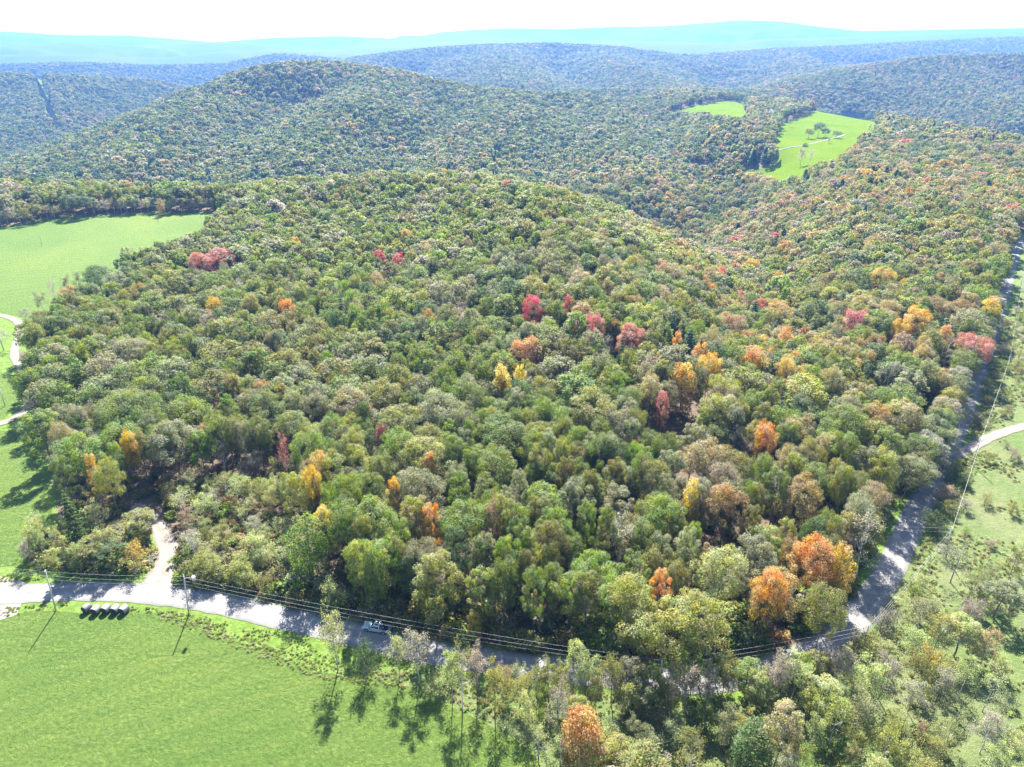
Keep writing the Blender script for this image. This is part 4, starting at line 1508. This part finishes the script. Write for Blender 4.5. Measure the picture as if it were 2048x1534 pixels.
for (x, y), z, n, big_t in zip(P, Z, un, BIG):
    colr, aut = wood_colour(x, y, z, rd, float(n))
    sc = rd.uniform(.60, .96)
    ws = sc * rd.uniform(.78, 1.22)
    hs = rd.uniform(.80, 1.12)
    if big_t:
        ws, hs = rd.uniform(1.15, 1.45), rd.uniform(1.0, 1.18)
    kr = rd.random()
    pinep = .015 + (.10 * float(sstep(-.2, .3, n)) if y > 560 else .03 * float(x > 60 and y > 230))
    if y < 165:
        ws = min(ws, 1.15) * .95
        hs *= 1.02
    if y < 205:
        pinep = 0
    if kr < pinep:
        kd, nm = 'pine', 'pine_tree'
        colr = 'blue-green'
    elif kr < pinep + (.055 if y < 400 else .02):
        kd, nm = 'halfbare', 'bare_tree'
        colr = 'grey'
    elif rd.random() < (.5 if y < 150 else .22):
        kd, nm = 'tall', 'autumn_tree' if colr in AUT else 'broadleaf_tree'
    else:
        kd, nm = 'broad', 'autumn_tree' if colr in AUT else 'broadleaf_tree'
    if cnt[nm] < LIMIT[nm] and visible(x, y, z + 12, 10) and y < 420:
        cnt[nm] += 1
        add_tree(kd, nm, colr, float(x), float(y), hs, ws, z=float(z))
        continue
    if y < 330:
        fk = {'broad': 'broad', 'tall': 'tallf', 'pine': 'pinef', 'halfbare': 'halfbaref'}[kd]
    elif y < 800:
        fk = {'broad': 'broadm', 'tall': 'broadm', 'pine': 'pinem', 'halfbare': 'halfbaref' if y < 450 else 'broadm'}[kd]
    else:
        fk = 'pinel' if kd == 'pine' else 'broadl'
    big = 1 + .30 * float(sstep(2200, 3200, y))
    if y > 560:
        ws *= 1.02
    MPos.append((x, y, z - .2))
    MRot.append(rd.uniform(0, 6.28))
    MSc.append((ws * big, ws * big, hs * (1 if y < 2600 else 1.1)))
    MIdx.append(rd.choice(FIDX[fk]))
    MTint.append(jit(PAL[colr], .14))
    MTurn.append(TURN.get(colr, 0) * rd.uniform(.4, 1.1))
for _ in range(1500):  # low trees filling the hillside cut, tinted near black to paint its shade
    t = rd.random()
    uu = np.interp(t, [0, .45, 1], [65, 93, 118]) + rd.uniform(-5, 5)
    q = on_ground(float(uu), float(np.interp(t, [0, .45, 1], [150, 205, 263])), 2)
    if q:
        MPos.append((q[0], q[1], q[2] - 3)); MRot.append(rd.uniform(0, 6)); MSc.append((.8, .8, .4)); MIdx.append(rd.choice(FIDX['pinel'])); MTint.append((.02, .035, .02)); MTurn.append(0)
instancer('forest', MPos, MRot, MSc, MIdx, MTint, turn=np.array(MTurn))
print('FOREST instances', len(MPos), 'individual trees', len(TREES), cnt)

# undergrowth along the wood's edges, and weeds on the verges and meadow
def mass(name, pl, step, kinds, cols, smin, smax, seed, cond=None, keep=1.0):
    rs = np.random.default_rng(seed)
    A = np.array(pl)
    x0, y0 = A.min(0)
    x1, y1 = A.max(0)
    x0, x1, y0, y1 = max(x0, -300), min(x1, 420), max(y0, 55), min(y1, 520)
    n = int((x1 - x0) * (y1 - y0) / step ** 2)
    x = rs.uniform(x0, x1, n)
    y = rs.uniform(y0, y1, n)
    u = 1024 + FPX * x / (y * CP + CAM_H * SP)
    ok = inside(pl, x, y) & (u > -60) & (u < 2110) & (rs.random(n) < keep)
    ok &= dist_line(ROAD, x, y) > 4.1
    for ln, w in ((DRIVE, 3.0), (LEFTDRIVE, 3.0), (BRANCH, 2.8)):
        ok &= dist_line(ln, x, y) > w
    if cond is not None:
        ok &= cond(x, y)
    x, y = x[ok], y[ok]
    z = height(x, y)
    n = len(x)
    s = rs.uniform(smin, smax, n)
    ids = np.concatenate([FIDX[k] for k in kinds])
    tint = np.array([jit(PAL[cols[rs.integers(len(cols))]], .2) for _ in range(n)])
    instancer(name, np.column_stack([x, y, z - .03]), rs.uniform(0, 6.28, n), np.column_stack([s, s, s * rs.uniform(.7, 1.2, n)]), rs.choice(ids, n), tint)
    print(name, n)


WOODFRONT = [(-150, 112), (150, 100), (170, 300), (-170, 300)]
mass('undergrowth', WOODFRONT, 2.9, ['bushf'], ['green', 'olive green', 'rust', 'brown', 'bright green', 'yellow-green', 'dark green'], .5, 1.4, 21,
     lambda x, y: ~open_ground(x, y) & (dist_line(ROAD, x, y) < 45))
mass('undergrowth', WOODFRONT, 2.6, ['bushf'], ['green', 'olive green', 'bright green', 'yellow-green', 'grey-green', 'olive green'], 1.1, 2.3, 31,
     lambda x, y: ~open_ground(x, y) & (dist_line(ROAD, x, y) < 15))
ALLN = poly((-400, 1300), (-400, 1100), (600, 1180), (1000, 1280), (1600, 1290), (1750, 1000), (2040, 440), (2600, 440), (3400, 2300), (-1200, 2300))
mass('roadside_weeds', ALLN, .65, ['weed'], ['bright green', 'bright green', 'yellow-green', 'yellow-green', 'green', 'pale green', 'pale green', 'bright green'], .2, .6, 22,
     lambda x, y: (dist_line(ROAD, x, y) < 9) & ~inside(FIELD_FRONT, x, y) & (y < 260) & (noise(x / 5, y / 5) > -.25))
mass('field_margin_weeds', ALLN, .55, ['weed'], ['grey', 'yellow-green', 'pale green', 'bright green', 'bright green', 'pale green', 'tan'], .2, .6, 23,
     lambda x, y: (dist_line(FIELD_FRONT[3:14], x, y) < 1.6) & (x > -75))
mass('meadow_weeds', ALLN, 1.0, ['weed'], ['bright green', 'yellow-green', 'pale green', 'pale green', 'tan', 'olive green', 'grey'], .3, 1.0, 24,
     lambda x, y: (inside(MEADOW_R, x, y) | inside(FRONT_R, x, y)) & (noise(x / 13, y / 13) + .6 * noise(x / 4, y / 4) > .12) & (y < 330))
mass('scrub_weeds', SCRUB_LEFT, 1.1, ['weed', 'bushf'], ['tan', 'pale green', 'pale green', 'pale green', 'rust', 'yellow-green', 'grey'], .3, .8, 25)
mass('scrub_weeds', CLUMP_LEFT, 1.1, ['weed'], ['tan', 'olive green', 'pale green', 'green', 'grey'], .7, 2.0, 26)

# ------------------------------------------------------------------ box / cylinder mesh builder for the man-made things
class MB:
    def __init__(s):
        s.v, s.f = [], []

    def add(s, v, f):
        n = len(s.v)
        s.v += [tuple(p) for p in v]
        s.f += [tuple(i + n for i in q) for q in f]
        return s

    def box(s, c, d, rz=0, tap=1.0):
        x, y, z = d[0] / 2, d[1] / 2, d[2] / 2
        v = []
        for k, (a, b, e) in enumerate([(-1, -1, -1), (1, -1, -1), (1, 1, -1), (-1, 1, -1), (-1, -1, 1), (1, -1, 1), (1, 1, 1), (-1, 1, 1)]):
            t = tap if e > 0 else 1
            px, py = a * x * t, b * y * t
            v.append((c[0] + px * math.cos(rz) - py * math.sin(rz), c[1] + px * math.sin(rz) + py * math.cos(rz), c[2] + e * z))
        return s.add(v, [(3, 2, 1, 0), (4, 5, 6, 7), (0, 1, 5, 4), (1, 2, 6, 5), (2, 3, 7, 6), (3, 0, 4, 7)])

    def tube(s, a, b, r0, r1=None, n=10, caps=True):
        r1 = r0 if r1 is None else r1
        a, b = Vector(a), Vector(b)
        d = (b - a).normalized()
        e = d.orthogonal().normalized()
        g = d.cross(e)
        v = []
        for p, r in ((a, r0), (b, r1)):
            for k in range(n):
                t = 2 * math.pi * k / n
                v.append(p + (e * math.cos(t) + g * math.sin(t)) * r)
        f = [(k, (k + 1) % n, n + (k + 1) % n, n + k) for k in range(n)]
        if caps:
            f += [tuple(range(n - 1, -1, -1)), tuple(range(n, 2 * n))]
        return s.add(v, f)

    def build(s, name, mat, parent=None, smooth=False, bevel=0):
        me = bpy.data.meshes.new(name)
        me.from_pydata(s.v, [], s.f)
        me.update()
        if smooth:
            for p in me.polygons:
                p.use_smooth = True
        me.materials.append(mat)
        o = link(name, me, parent)
        if bevel:
            b = o.modifiers.new('b', 'BEVEL')
            b.width = bevel
            b.segments = 2
            b.limit_method = 'ANGLE'
        return o


# ------------------------------------------------------------------ hay bales
M_WRAP = simple('bale_wrap', (.21, .22, .21), .6, 0, .2, 2)
M_BALEEND = simple('bale_end', (.035, .03, .022), .95, 0, .5, 6)


def bale(x, y, rz, label, tint=None):
    rt = empty('hay_bale', (x, y, hz(x, y) + .05), rz)
    r, L, n = .86, 1.5, 28
    rg = random.Random(int(x * 100))
    V, F = [], []
    xs = np.linspace(-L / 2, L / 2, 9)
    for j, q in enumerate(xs):
        e = 1 - .05 * (abs(q) / (L / 2)) ** 6
        for k in range(n):
            t = 2 * math.pi * k / n
            rr = r * e * (1 + .012 * rg.uniform(-1, 1)) * (1 - .07 * max(0, -math.sin(t)) ** 3)
            V.append((rr * math.cos(t), q, r * .95 + rr * math.sin(t)))
    for j in range(8):
        for k in range(n):
            F.append((j * n + k, (j + 1) * n + k, (j + 1) * n + (k + 1) % n, j * n + (k + 1) % n))
    MB().add(V, F).build('wrap', M_WRAP if tint is None else tint, rt, True)
    for s in (-1, 1):
        v, f = [], []
        rings = [.9, .7, .5, .3, .12]
        for i, q in enumerate(rings):
            for k in range(n):
                t = 2 * math.pi * k / n
                dy = s * (L / 2 + .0 + .05 * (1 - q) + .025 * (i % 2))
                v.append((q * r * math.cos(t), dy, r * .95 + q * r * math.sin(t) * .98))
        for i in range(len(rings) - 1):
            for k in range(n):
                a = (i * n + k, i * n + (k + 1) % n, (i + 1) * n + (k + 1) % n, (i + 1) * n + k)
                f.append(a if s < 0 else a[::-1])
        a = tuple((len(rings) - 1) * n + k for k in range(n))
        f.append(a if s < 0 else a[::-1])
        v2 = [(.955 * r * math.cos(2 * math.pi * k / n), s * L / 2, r * .95 + .955 * r * math.sin(2 * math.pi * k / n)) for k in range(n)]
        m = MB().add(v, f)
        b = len(m.v)
        m.v += v2
        for k in range(n):
            q = (b + k, b + (k + 1) % n, (k + 1) % n, k)
            m.f.append(q if s < 0 else q[::-1])
        m.build('end_face', M_BALEEND, rt)
    tag(rt, label, 'hay bale', 'round hay bales in a row by the road')


M_WRAP2 = simple('shaded_bale_wrap', (.12, .12, .11), .6, 0, .5, 3)  # darker copy of the wrap, shade on the leftmost bale put into its colour
for k, u in enumerate((174, 194, 213, 232, 250)):
    x, y = flat(u, 1224)
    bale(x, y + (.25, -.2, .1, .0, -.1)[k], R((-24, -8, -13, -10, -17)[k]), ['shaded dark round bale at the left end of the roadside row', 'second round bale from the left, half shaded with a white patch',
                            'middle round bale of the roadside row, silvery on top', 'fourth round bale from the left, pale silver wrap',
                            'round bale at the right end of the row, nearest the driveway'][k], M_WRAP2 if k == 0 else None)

# ------------------------------------------------------------------ pickup truck
M_PAINT = simple('truck_paint', (.36, .45, .49), .28, .35, .05, 2, .6)
M_GLASS = simple('truck_glass', (.015, .02, .025), .08, 0, 0, 1, .8)
M_RUB = simple('rubber', (.02, .02, .02), .85)
M_DARK = simple('dark_plastic', (.03, .03, .035), .6)
M_RIM = simple('wheel_rim', (.45, .46, .48), .3, .8)
M_LAMP = simple('lamp_lens', (.75, .77, .78), .1)
M_TAIL = simple('tail_lens', (.35, .02, .02), .2)


def extrude_profile(pts, halfw, mat, name, parent, top_in=0, bevel=.03, zsplit=None):
    """side profile (x,z) extruded across y"""
    n = len(pts)
    v = []
    for s in (-1, 1):
        for x, z in pts:
            w = halfw - (top_in * max(0, z - zsplit) if zsplit is not None else 0)
            v.append((x, s * w, z))
    f = [tuple(range(n)), tuple(range(2 * n - 1, n - 1, -1))]
    f += [(k, n + k, n + (k + 1) % n, (k + 1) % n) for k in range(n)]
    return MB().add(v, f).build(name, mat, parent, bevel=bevel)


def pickup(x, y, rz):
    t = empty('pickup_truck', (x, y, hz(x, y) + .11), rz)      # front towards +x
    W = .96
    # lower body sides with wheel openings: hood + doors
    hood = [(2.85, .45), (2.92, .75), (2.88, 1.02), (2.6, 1.12), (1.35, 1.2), (1.3, .45)]
    extrude_profile(hood, W, M_PAINT, 'hood', t, bevel=.07)
    extrude_profile([(1.295, .42), (1.295, 1.2), (-.95, 1.2), (-.95, .42)], W, M_PAINT, 'body', t, bevel=.05)
    # cab with raked windscreen
    cab = [(1.15, 1.203), (.45, 1.78), (.2, 1.84), (-.7, 1.84), (-.93, 1.7), (-.98, 1.203)]
    extrude_profile(cab, W - .05, M_PAINT, 'cab', t, top_in=.28, bevel=.05, zsplit=1.2)
    # glass: windscreen, rear window, side windows (proud of the cab by a few mm)
    def quad(name, pts, mat):
        MB().add(pts, [(0, 1, 2, 3)]).build(name, mat, t)
    def cw(z):
        return W - .05 - .28 * (z - 1.2)
    def sl(xa, za, xb, zb, f):
        return xa + (xb - xa) * f, za + (zb - za) * f
    a, b = sl(1.15, 1.2, .45, 1.78, .08), sl(1.15, 1.2, .45, 1.78, .93)
    o = .02
    quad('windscreen', [(a[0] + o, -cw(a[1]) + .07, a[1] + o), (a[0] + o, cw(a[1]) - .07, a[1] + o), (b[0] + o, cw(b[1]) - .07, b[1] + o), (b[0] + o, -cw(b[1]) + .07, b[1] + o)], M_GLASS)
    quad('rear_window', [(-.99, .7, 1.3), (-.99, -.7, 1.3), (-.955, -.62, 1.66), (-.955, .62, 1.66)], M_GLASS)
    for s in (-1, 1):
        for x0, x1, x2, x3 in ((.9, .16, .16, .5), (.08, -.82, -.74, .08)):
            zb, zt = 1.25, 1.68
            pts = [(x0, s * (cw(zb) + .012), zb), (x1, s * (cw(zb) + .012), zb), (x2, s * (cw(zt) + .012), zt), (x3, s * (cw(zt) + .012), zt)]
            quad('side_window', pts if s > 0 else pts[::-1], M_GLASS)
        # door seams and handles
        MB().box((.12, s * (W + .005), .82), (.02, .02, .66)).build('door_seam', M_DARK, t)
        MB().box((-.55, s * (W + .02), 1.02), (.2, .03, .04)).build('door_handle', M_DARK, t)
        MB().box((1.02, s * (W + .12), 1.3), (.14, .24, .17)).build('wing_mirror', M_DARK, t, bevel=.03)
        MB().box((.15, s * (W - .01), .36), (2.2, .1, .08)).build('side_step', M_DARK, t)
        MB().box((2.86, s * .74, .93), (.12, .3, .18)).build('headlight', M_LAMP, t)
        MB().box((-2.83, s * .86, .98), (.06, .16, .36)).build('tail_light', M_TAIL, t)
        # bed side
        MB().box((-1.9, s * (W - .05), .88), (1.84, .1, .66)).build('bed_side', M_PAINT, t, bevel=.02)
        MB().box((-1.9, s * (W - .05), 1.235), (1.84, .13, .04)).build('bed_rail', M_DARK, t)
    MB().box((-1.9, 0, .58), (1.84, 1.7, .06)).build('bed_floor', M_DARK, t)
    MB().box((-1.03, 0, .9), (.08, 1.7, .58)).build('bed_front_wall', M_PAINT, t)
    MB().box((-2.82, 0, .9), (.07, 1.72, .62)).build('tailgate', M_PAINT, t, bevel=.015)
    MB().box((-2.93, 0, .52), (.16, 1.86, .18)).build('rear_bumper', M_RIM, t, bevel=.03)
    MB().box((2.93, 0, .52), (.16, 1.9, .24)).build('front_bumper', M_RIM, t, bevel=.04)
    MB().box((2.92, 0, .86), (.05, 1.1, .24)).build('grille', M_DARK, t)
    # dark panel and rails on the roof, load in the bed
    MB().box((-.15, 0, 1.862), (.62, .95, .025)).build('sunroof', M_GLASS, t, bevel=.01)
    MB().box((-1.35, 0, .92), (.5, 1.5, .42)).build('tool_box', M_DARK, t, bevel=.03)
    rg = MB()
    for k in range(22):
        a0 = 2 * math.pi * k / 22
        a1 = 2 * math.pi * (k + 1) / 22
        rg.tube((-2.35 + .3 * math.cos(a0), .1 + .3 * math.sin(a0), .74), (-2.35 + .3 * math.cos(a1), .1 + .3 * math.sin(a1), .74), .1, n=8, caps=False)
    rg.build('spare_tyre', M_RUB, t, True)
    for px in (1.95, -1.85):
        for s in (-1, 1):
            wh = MB()
            n = 20
            wh.tube((px, s * .72, .4), (px, s * .98, .4), .4, n=n)
            w = wh.build('wheel', M_RUB, t, bevel=.04)
            MB().tube((px, s * .975, .4), (px, s * .99, .4), .24, n=16).build('rim', M_RIM, w)
            MB().tube((px, s * .96, .45), (px, s * .968, .45), .47, n=24).build('wheel_arch', M_DARK, t)
    tag(t, 'pale silver-blue pickup with a dark open bed, parked on the shaded road facing left', 'pickup truck')


f0 = np.array(flat(726, 1256))
r0 = np.array(flat(782, 1266))
c0 = (f0 + r0) / 2
pickup(float(c0[0]), float(c0[1]), math.atan2(*(f0 - r0)[::-1]))

# ------------------------------------------------------------------ poles and wires
M_POLE = simple('pole_wood', (.40, .39, .36), .85, 0, .3, 3)
M_STEEL = simple('galvanised_steel', (.5, .52, .53), .4, .6)
M_WIRE = simple('wire', (.4, .4, .4), .8, 0)
M_INS = simple('insulator', (.35, .36, .38), .3)


def pole_at(base_px, top_px, hmax, label, extras=(), group='utility poles along the road', r=.15):
    if base_px is None:
        return None
    x, y = flat(*base_px)
    # height from the photo row of its top
    h = min(np.arange(2, 16, .05), key=lambda q: abs(proj(x, y, q)[1] - top_px[1]))
    if hmax:
        h = hmax
    tx = x + (top_px[0] - proj(x, y, h)[0]) * proj(x, y, h)[2] / FPX
    lean = Vector((tx - x, 0, h))
    rt = empty('utility_pole', (x, y, hz(x, y)))
    MB().tube((0, 0, -.1), lean, r, r * .68, 12).build('shaft', M_POLE, rt, True)
    att = []
    for k, dz in enumerate((.15, 1.25, 2.2)):
        q = lean * (1 - dz / h)
        MB().tube(q + Vector((0, -.05, 0)), q + Vector((0, -.32, .05)), .05, .04, 8).build('insulator', M_INS, rt)
        att.append(Vector((x, y, hz(x, y))) + q + Vector((0, -.33, .05)))
    if 'transformer' in extras:
        q = lean * (1 - .9 / h)
        MB().tube(q, q + Vector((1.9, .1, .15)), .05, .04, 8).build('bracket_arm', M_STEEL, rt)
        tr = MB().tube(q + Vector((2.0, .1, -.55)), q + Vector((2.0, .1, .35)), .34, .34, 18).build('transformer', M_STEEL, rt, True)
        MB().tube(q + Vector((2.0, .1, .352)), q + Vector((2.0, .1, .43)), .37, .3, 18).build('lid', M_STEEL, tr)
        for s in (-.14, .14):
            MB().tube(q + Vector((2.0 + s, .1, .43)), q + Vector((2.0 + s, .1, .7)), .05, .03, 8).build('bushing', M_INS, tr)
    if 'lamp' in extras:
        q = lean * (1 - .6 / h)
        MB().tube(q, q + Vector((-1.1, -.4, .2)), .04, .03, 8).build('lamp_arm', M_STEEL, rt)
        MB().box(tuple(q + Vector((-1.25, -.45, .17))), (.5, .25, .14)).build('lamp_head', M_STEEL, rt, bevel=.03)
    tag(rt, label, 'utility pole', group)
    return att


A1 = pole_at((112, 1222), (90, 1140), None, 'leaning utility pole at the left by the row of round bales')
A2 = pole_at((378, 1230), (367, 1150), None, 'utility pole with a grey transformer right of the driveway mouth', ('transformer',))
A3 = pole_at((1318, 1392), (1325, 1318), None, 'utility pole standing in the scrub in front of the shaded road')
A4 = pole_at((1722, 1308), (1738, 1248), None, 'utility pole at the road bend with wires in two directions', ('lamp',))
A5 = pole_at((1891, 1118), (1903, 1055), None, 'utility pole in the right-hand meadow beside the road')
A6 = pole_at((1945, 932), (1962, 875), None, 'utility pole in the meadow where the side lane joins')
A7 = pole_at((2014, 740), (2020, 712), None, 'utility pole in the upper part of the right-hand meadow')
A8 = pole_at((2038, 594), (2047, 545), None, 'distant utility pole at the right frame edge beside the road')
A9 = pole_at((10, 812), (0, 778), None, 'utility pole at the left frame edge in the middle field', group='poles in the left fields')
A10 = pole_at((84, 491), (77, 465), None, 'thin pole standing in the big left hayfield, left one', r=.13, group='poles in the left fields')
A11 = pole_at((317, 448), (312, 431), None, 'thin pole at the far end of the big left hayfield', r=.13, group='poles in the left fields')
OFFL = [Vector(a) + Vector((-60, 9, .5)) for a in A1]


def wire(a, b, sag, label, r=.016, group='overhead wires along the road'):
    n = 26
    p = []
    for k in range(n + 1):
        t = k / n
        q = a.lerp(b, t)
        q.z -= sag * 4 * t * (1 - t)
        p.append(q)
    m = MB()
    for k in range(n):
        m.tube(p[k], p[k + 1], r, r, 5, caps=False)
    o = m.build('power_wire', M_WIRE, None, True)
    tag(o, label, 'wire', group)


LV = ['top', 'middle', 'bottom']
for nm, a, b, ks, sg in (('from the left frame edge to the leaning pole by the bales', OFFL, A1, (0, 1), .5),
                         ('between the leaning pole and the transformer pole', A1, A2, (0, 1, 2), .35),
                         ('between the transformer pole and the pole in the front scrub', A2, A3, (0, 1, 2), 1.2),
                         ('between the front scrub pole and the bend pole', A3, A4, (0, 1, 2), .6),
                         ('between the bend pole and the meadow pole', A4, A5, (0, 1, 2), .4),
                         ('between the meadow pole and the side lane pole', A5, A6, (0, 1), .5),
                         ('between the side lane pole and the upper meadow pole', A6, A7, (0, 1), .8),
                         ('between the upper meadow pole and the distant pole', A7, A8, (0,), .8)):
    for k in ks:
        wire(a[k], b[k], sg + .1 * k, '%s overhead wire %s' % (LV[k], nm), .013 if k < 2 else .01)
for k in (0, 1):
    e = A5[k] + Vector((-26, 1.5, .3))
    wire(A5[k], e, .2, '%s wire crossing the right-hand road into the wood' % ('upper' if k == 0 else 'lower'), .012)

# small white panel in the left clump
x, y = flat(107, 1080)
rt = empty('white_panel', (x, y, 0), R(12))
M_WHITE = simple('white_board', (.8, .82, .85), .4)
MB().box((0, 0, 1.35), (1.5, .06, .8)).build('board', M_WHITE, rt, bevel=.01)
for s in (-.6, .6):
    MB().tube((s, .06, 0), (s, .06, 1.7), .04, n=8).build('post', M_POLE, rt)
tag(rt, 'small white board on posts in the scrub beside the lower left field', 'sign')

# ------------------------------------------------------------------ far houses
M_ROOF = simple('roof_metal', (.62, .62, .62), .5, 0, .1)
M_WALL = simple('white_siding', (.7, .7, .68), .7)
M_WALLD = simple('brown_siding', (.13, .10, .08), .8)
M_PANE = simple('window_glass', (.05, .06, .08), .15)


def house(u, v, L, D, Hh, rz, wall, label, name='house'):
    p = on_ground(u, v)
    rt = empty(name, (p[0], p[1], p[2] - .3), rz)
    MB().box((0, 0, Hh / 2), (L, D, Hh)).build('wall', wall, rt)
    m = MB()
    o = .5
    rh = D * .32
    m.add([(-L / 2 - o, -D / 2 - o, Hh + .01), (L / 2 + o, -D / 2 - o, Hh + .01), (L / 2 + o, 0, Hh + rh), (-L / 2 - o, 0, Hh + rh), (-L / 2 - o, D / 2 + o, Hh + .01), (L / 2 + o, D / 2 + o, Hh + .01)],
          [(0, 1, 2, 3), (3, 2, 5, 4), (0, 3, 4), (1, 5, 2), (0, 4, 5, 1)])
    r = m.build('roof', M_ROOF, rt)
    MB().box((L * .25, .8, Hh + rh), (.8, .8, 1.6)).build('chimney', M_WALLD, r)
    for k in range(3):
        MB().box((-L * .3 + k * L * .3, -D / 2 - .02, Hh * .55), (1.3, .06, 1.3)).build('window', M_PANE, rt)
    MB().box((L * .15, -D / 2 - .02, 1.05), (1, .06, 2.1)).build('door', M_WALL if wall is M_WALLD else M_WALLD, rt)
    tag(rt, label, 'house')


house(955, 250, 18, 9, 4.5, R(4), M_WALLD, 'low dark house with a pale roof half hidden in the hillside wood', 'house')
house(965, 181, 11, 8, 4, R(-20), M_WALL, 'small white house on the ridge left of the tan clearing', 'house')

# ------------------------------------------------------------------ haze
x0, x1, y0, y1, zb, zt = -18000, 18000, -400, 15500, -330, 560
m = MB().box(((x0 + x1) / 2, (y0 + y1) / 2, (zb + zt) / 2), (x1 - x0, y1 - y0, zt - zb))
HM = bpy.data.materials.new('haze')
HM.use_nodes = True
hn = HM.node_tree
for nd in list(hn.nodes):
    if nd.type != 'OUTPUT_MATERIAL':
        hn.nodes.remove(nd)
pv = hn.nodes.new('ShaderNodeVolumePrincipled')
pv.inputs['Color'].default_value = (.135, .315, .72, 1)
pv.inputs['Density'].default_value = .97e-4
pv.inputs['Anisotropy'].default_value = .25
hn.links.new(pv.outputs[0], hn.nodes['Material Output'].inputs['Volume'])
tag(m.build('haze', HM), kind='stuff')

# ------------------------------------------------------------------ labels for the trees not named by hand
LAND = [
    ('the pickup', 752, 1252), ('the row of round bales', 213, 1215), ('the transformer pole', 372, 1175), ('the driveway mouth', 320, 1170), ('the lone slender field-edge tree', 668, 1270),
    ('the tall orange-topped roadside tree', 1155, 1430), ('the pale orange feathery tree', 1540, 1430), ('the pole in the front scrub', 1322, 1345), ('the bend pole', 1730, 1275), ('the meadow pole', 1897, 1085),
    ('the side lane junction', 1940, 895), ('the big deep orange crown', 1628, 1108), ('the broad lime-yellow front crown', 1330, 1230), ('the small yellow roadside tree', 955, 1200), ('the dense bright green column tree', 610, 1060),
    ('the yellow-topped tree by the left scrub', 645, 1030), ('the golden yellow crown behind the left scrub', 640, 925), ('the very wide pale crown', 845, 905), ('the dark red crown at left centre', 765, 868),
    ('the low yellow tree', 1384, 985), ('the rusty brown-orange crown', 1455, 1000), ('the broad olive-rust crown', 1605, 985), ('the orange crown by the dark gap', 1532, 870), ('the lemon yellow tree', 1003, 745),
    ('the large yellowish dome', 755, 785), ('the peach-coloured crown', 1302, 772), ('the olive-gold column tree', 1368, 740), ('the vivid amber cone', 1506, 715), ('the silvery half-bare tree', 1240, 1060),
    ('the pale grey half-bare roadside tree', 1735, 1060), ('the leafless grey-brown tree', 1780, 740), ('the brown-gold round crown', 1800, 825), ('the silvery wide crown at left', 340, 870), ('the pale grey-green dome', 255, 700),
    ('the golden-orange tree at the left edge', 183, 930), ('the dark red crown low in the middle', 985, 1030), ('the faded orange crown', 862, 1030), ('the dark pine at left', 445, 785), ('the salmon-pink crown', 1262, 668),
    ('the crimson crown', 1066, 610), ('the single orange crown', 572, 615), ('the red pair', 777, 515), ('the bright golden wide crown', 1835, 635), ('the salmon crown by the road', 1950, 688),
    ('the pinkish red crown', 435, 515), ('the crimson-tipped sapling', 1838, 1450), ('the dark conifer at the field corner', 135, 1010), ('the far dark hedge tree', 155, 410), ('the rusty hedge tree', 325, 415),
    ('the old-gold crown', 1766, 552), ('the brownish spreading roadside tree', 1370, 1370), ('the left frame-edge pole', 8, 795), ('the lower right corner', 2040, 1520), ('the bottom edge at mid right', 1350, 1525),
]
KW = {'broad': 'round-crowned tree', 'tall': 'narrow tall tree', 'column': 'column-shaped tree', 'airy': 'airy thin tree', 'airylow': 'low many-stemmed shrub', 'bare': 'leafless tree', 'halfbare': 'half-bare tree', 'pine': 'pointed conifer', 'bush': 'bush'}
ORD = ['nearest', 'second nearest', 'third nearest', 'fourth nearest', 'fifth nearest', 'sixth nearest', 'seventh nearest', 'eighth nearest', 'ninth nearest', 'tenth nearest', 'eleventh nearest', 'twelfth nearest', 'thirteenth nearest', 'fourteenth nearest', 'fifteenth nearest', 'sixteenth nearest', 'seventeenth nearest', 'eighteenth nearest',
       'nineteenth nearest', 'twentieth nearest', 'twenty-first nearest', 'twenty-second nearest', 'twenty-third nearest', 'twenty-fourth nearest', 'twenty-fifth nearest']
bucket = {}
for t in TREES:
    o = t['o']
    if t['group']:
        o['group'] = t['group']
    if t['label']:
        o['label'] = t['label']
        continue
    best = min(LAND, key=lambda q: (q[1] - t['pu']) ** 2 + (q[2] - t['pv']) ** 2 * 1.2)
    dx, dy = t['pu'] - best[1], t['pv'] - best[2]
    if abs(dx) > abs(dy):
        dr = 'right of' if dx > 0 else 'left of'
    else:
        dr = 'in front of' if dy > 0 else 'behind'
    bucket.setdefault((t['colour'], t['kind'], dr, best[0]), []).append((math.hypot(dx, dy), t))
for (colr, kind, dr, lm), lst in bucket.items():
    lst.sort(key=lambda q: q[0])
    for k, (_, t) in enumerate(lst):
        w = ORD[min(k, len(ORD) - 1)] + ' ' if len(lst) > 1 else ''
        lab = ('%s%s %s %s %s' % (w, colr, KW[kind], dr, lm)).strip()
        if len(lab.replace('-', ' ').split()) > 16:
            lab = lab.replace(' many-stemmed', '').replace('narrow tall', 'tall').replace('silvery wide crown at left', 'silvery crown at left').replace('round-crowned', 'round').replace(' at left centre', '').replace(' behind the left scrub', '').replace(' by the left scrub', '').replace('column-shaped', 'column')
        if len(lab.replace('-', ' ').split()) > 16:
            lab = lab.replace(' standing', '').replace('dense bright green', 'bright green').replace('small yellow', 'yellow').replace('golden yellow crown', 'golden crown')
        if len(lab.replace('-', ' ').split()) > 16:
            lab = lab.replace(' the ', ' ')
        t['o']['label'] = lab
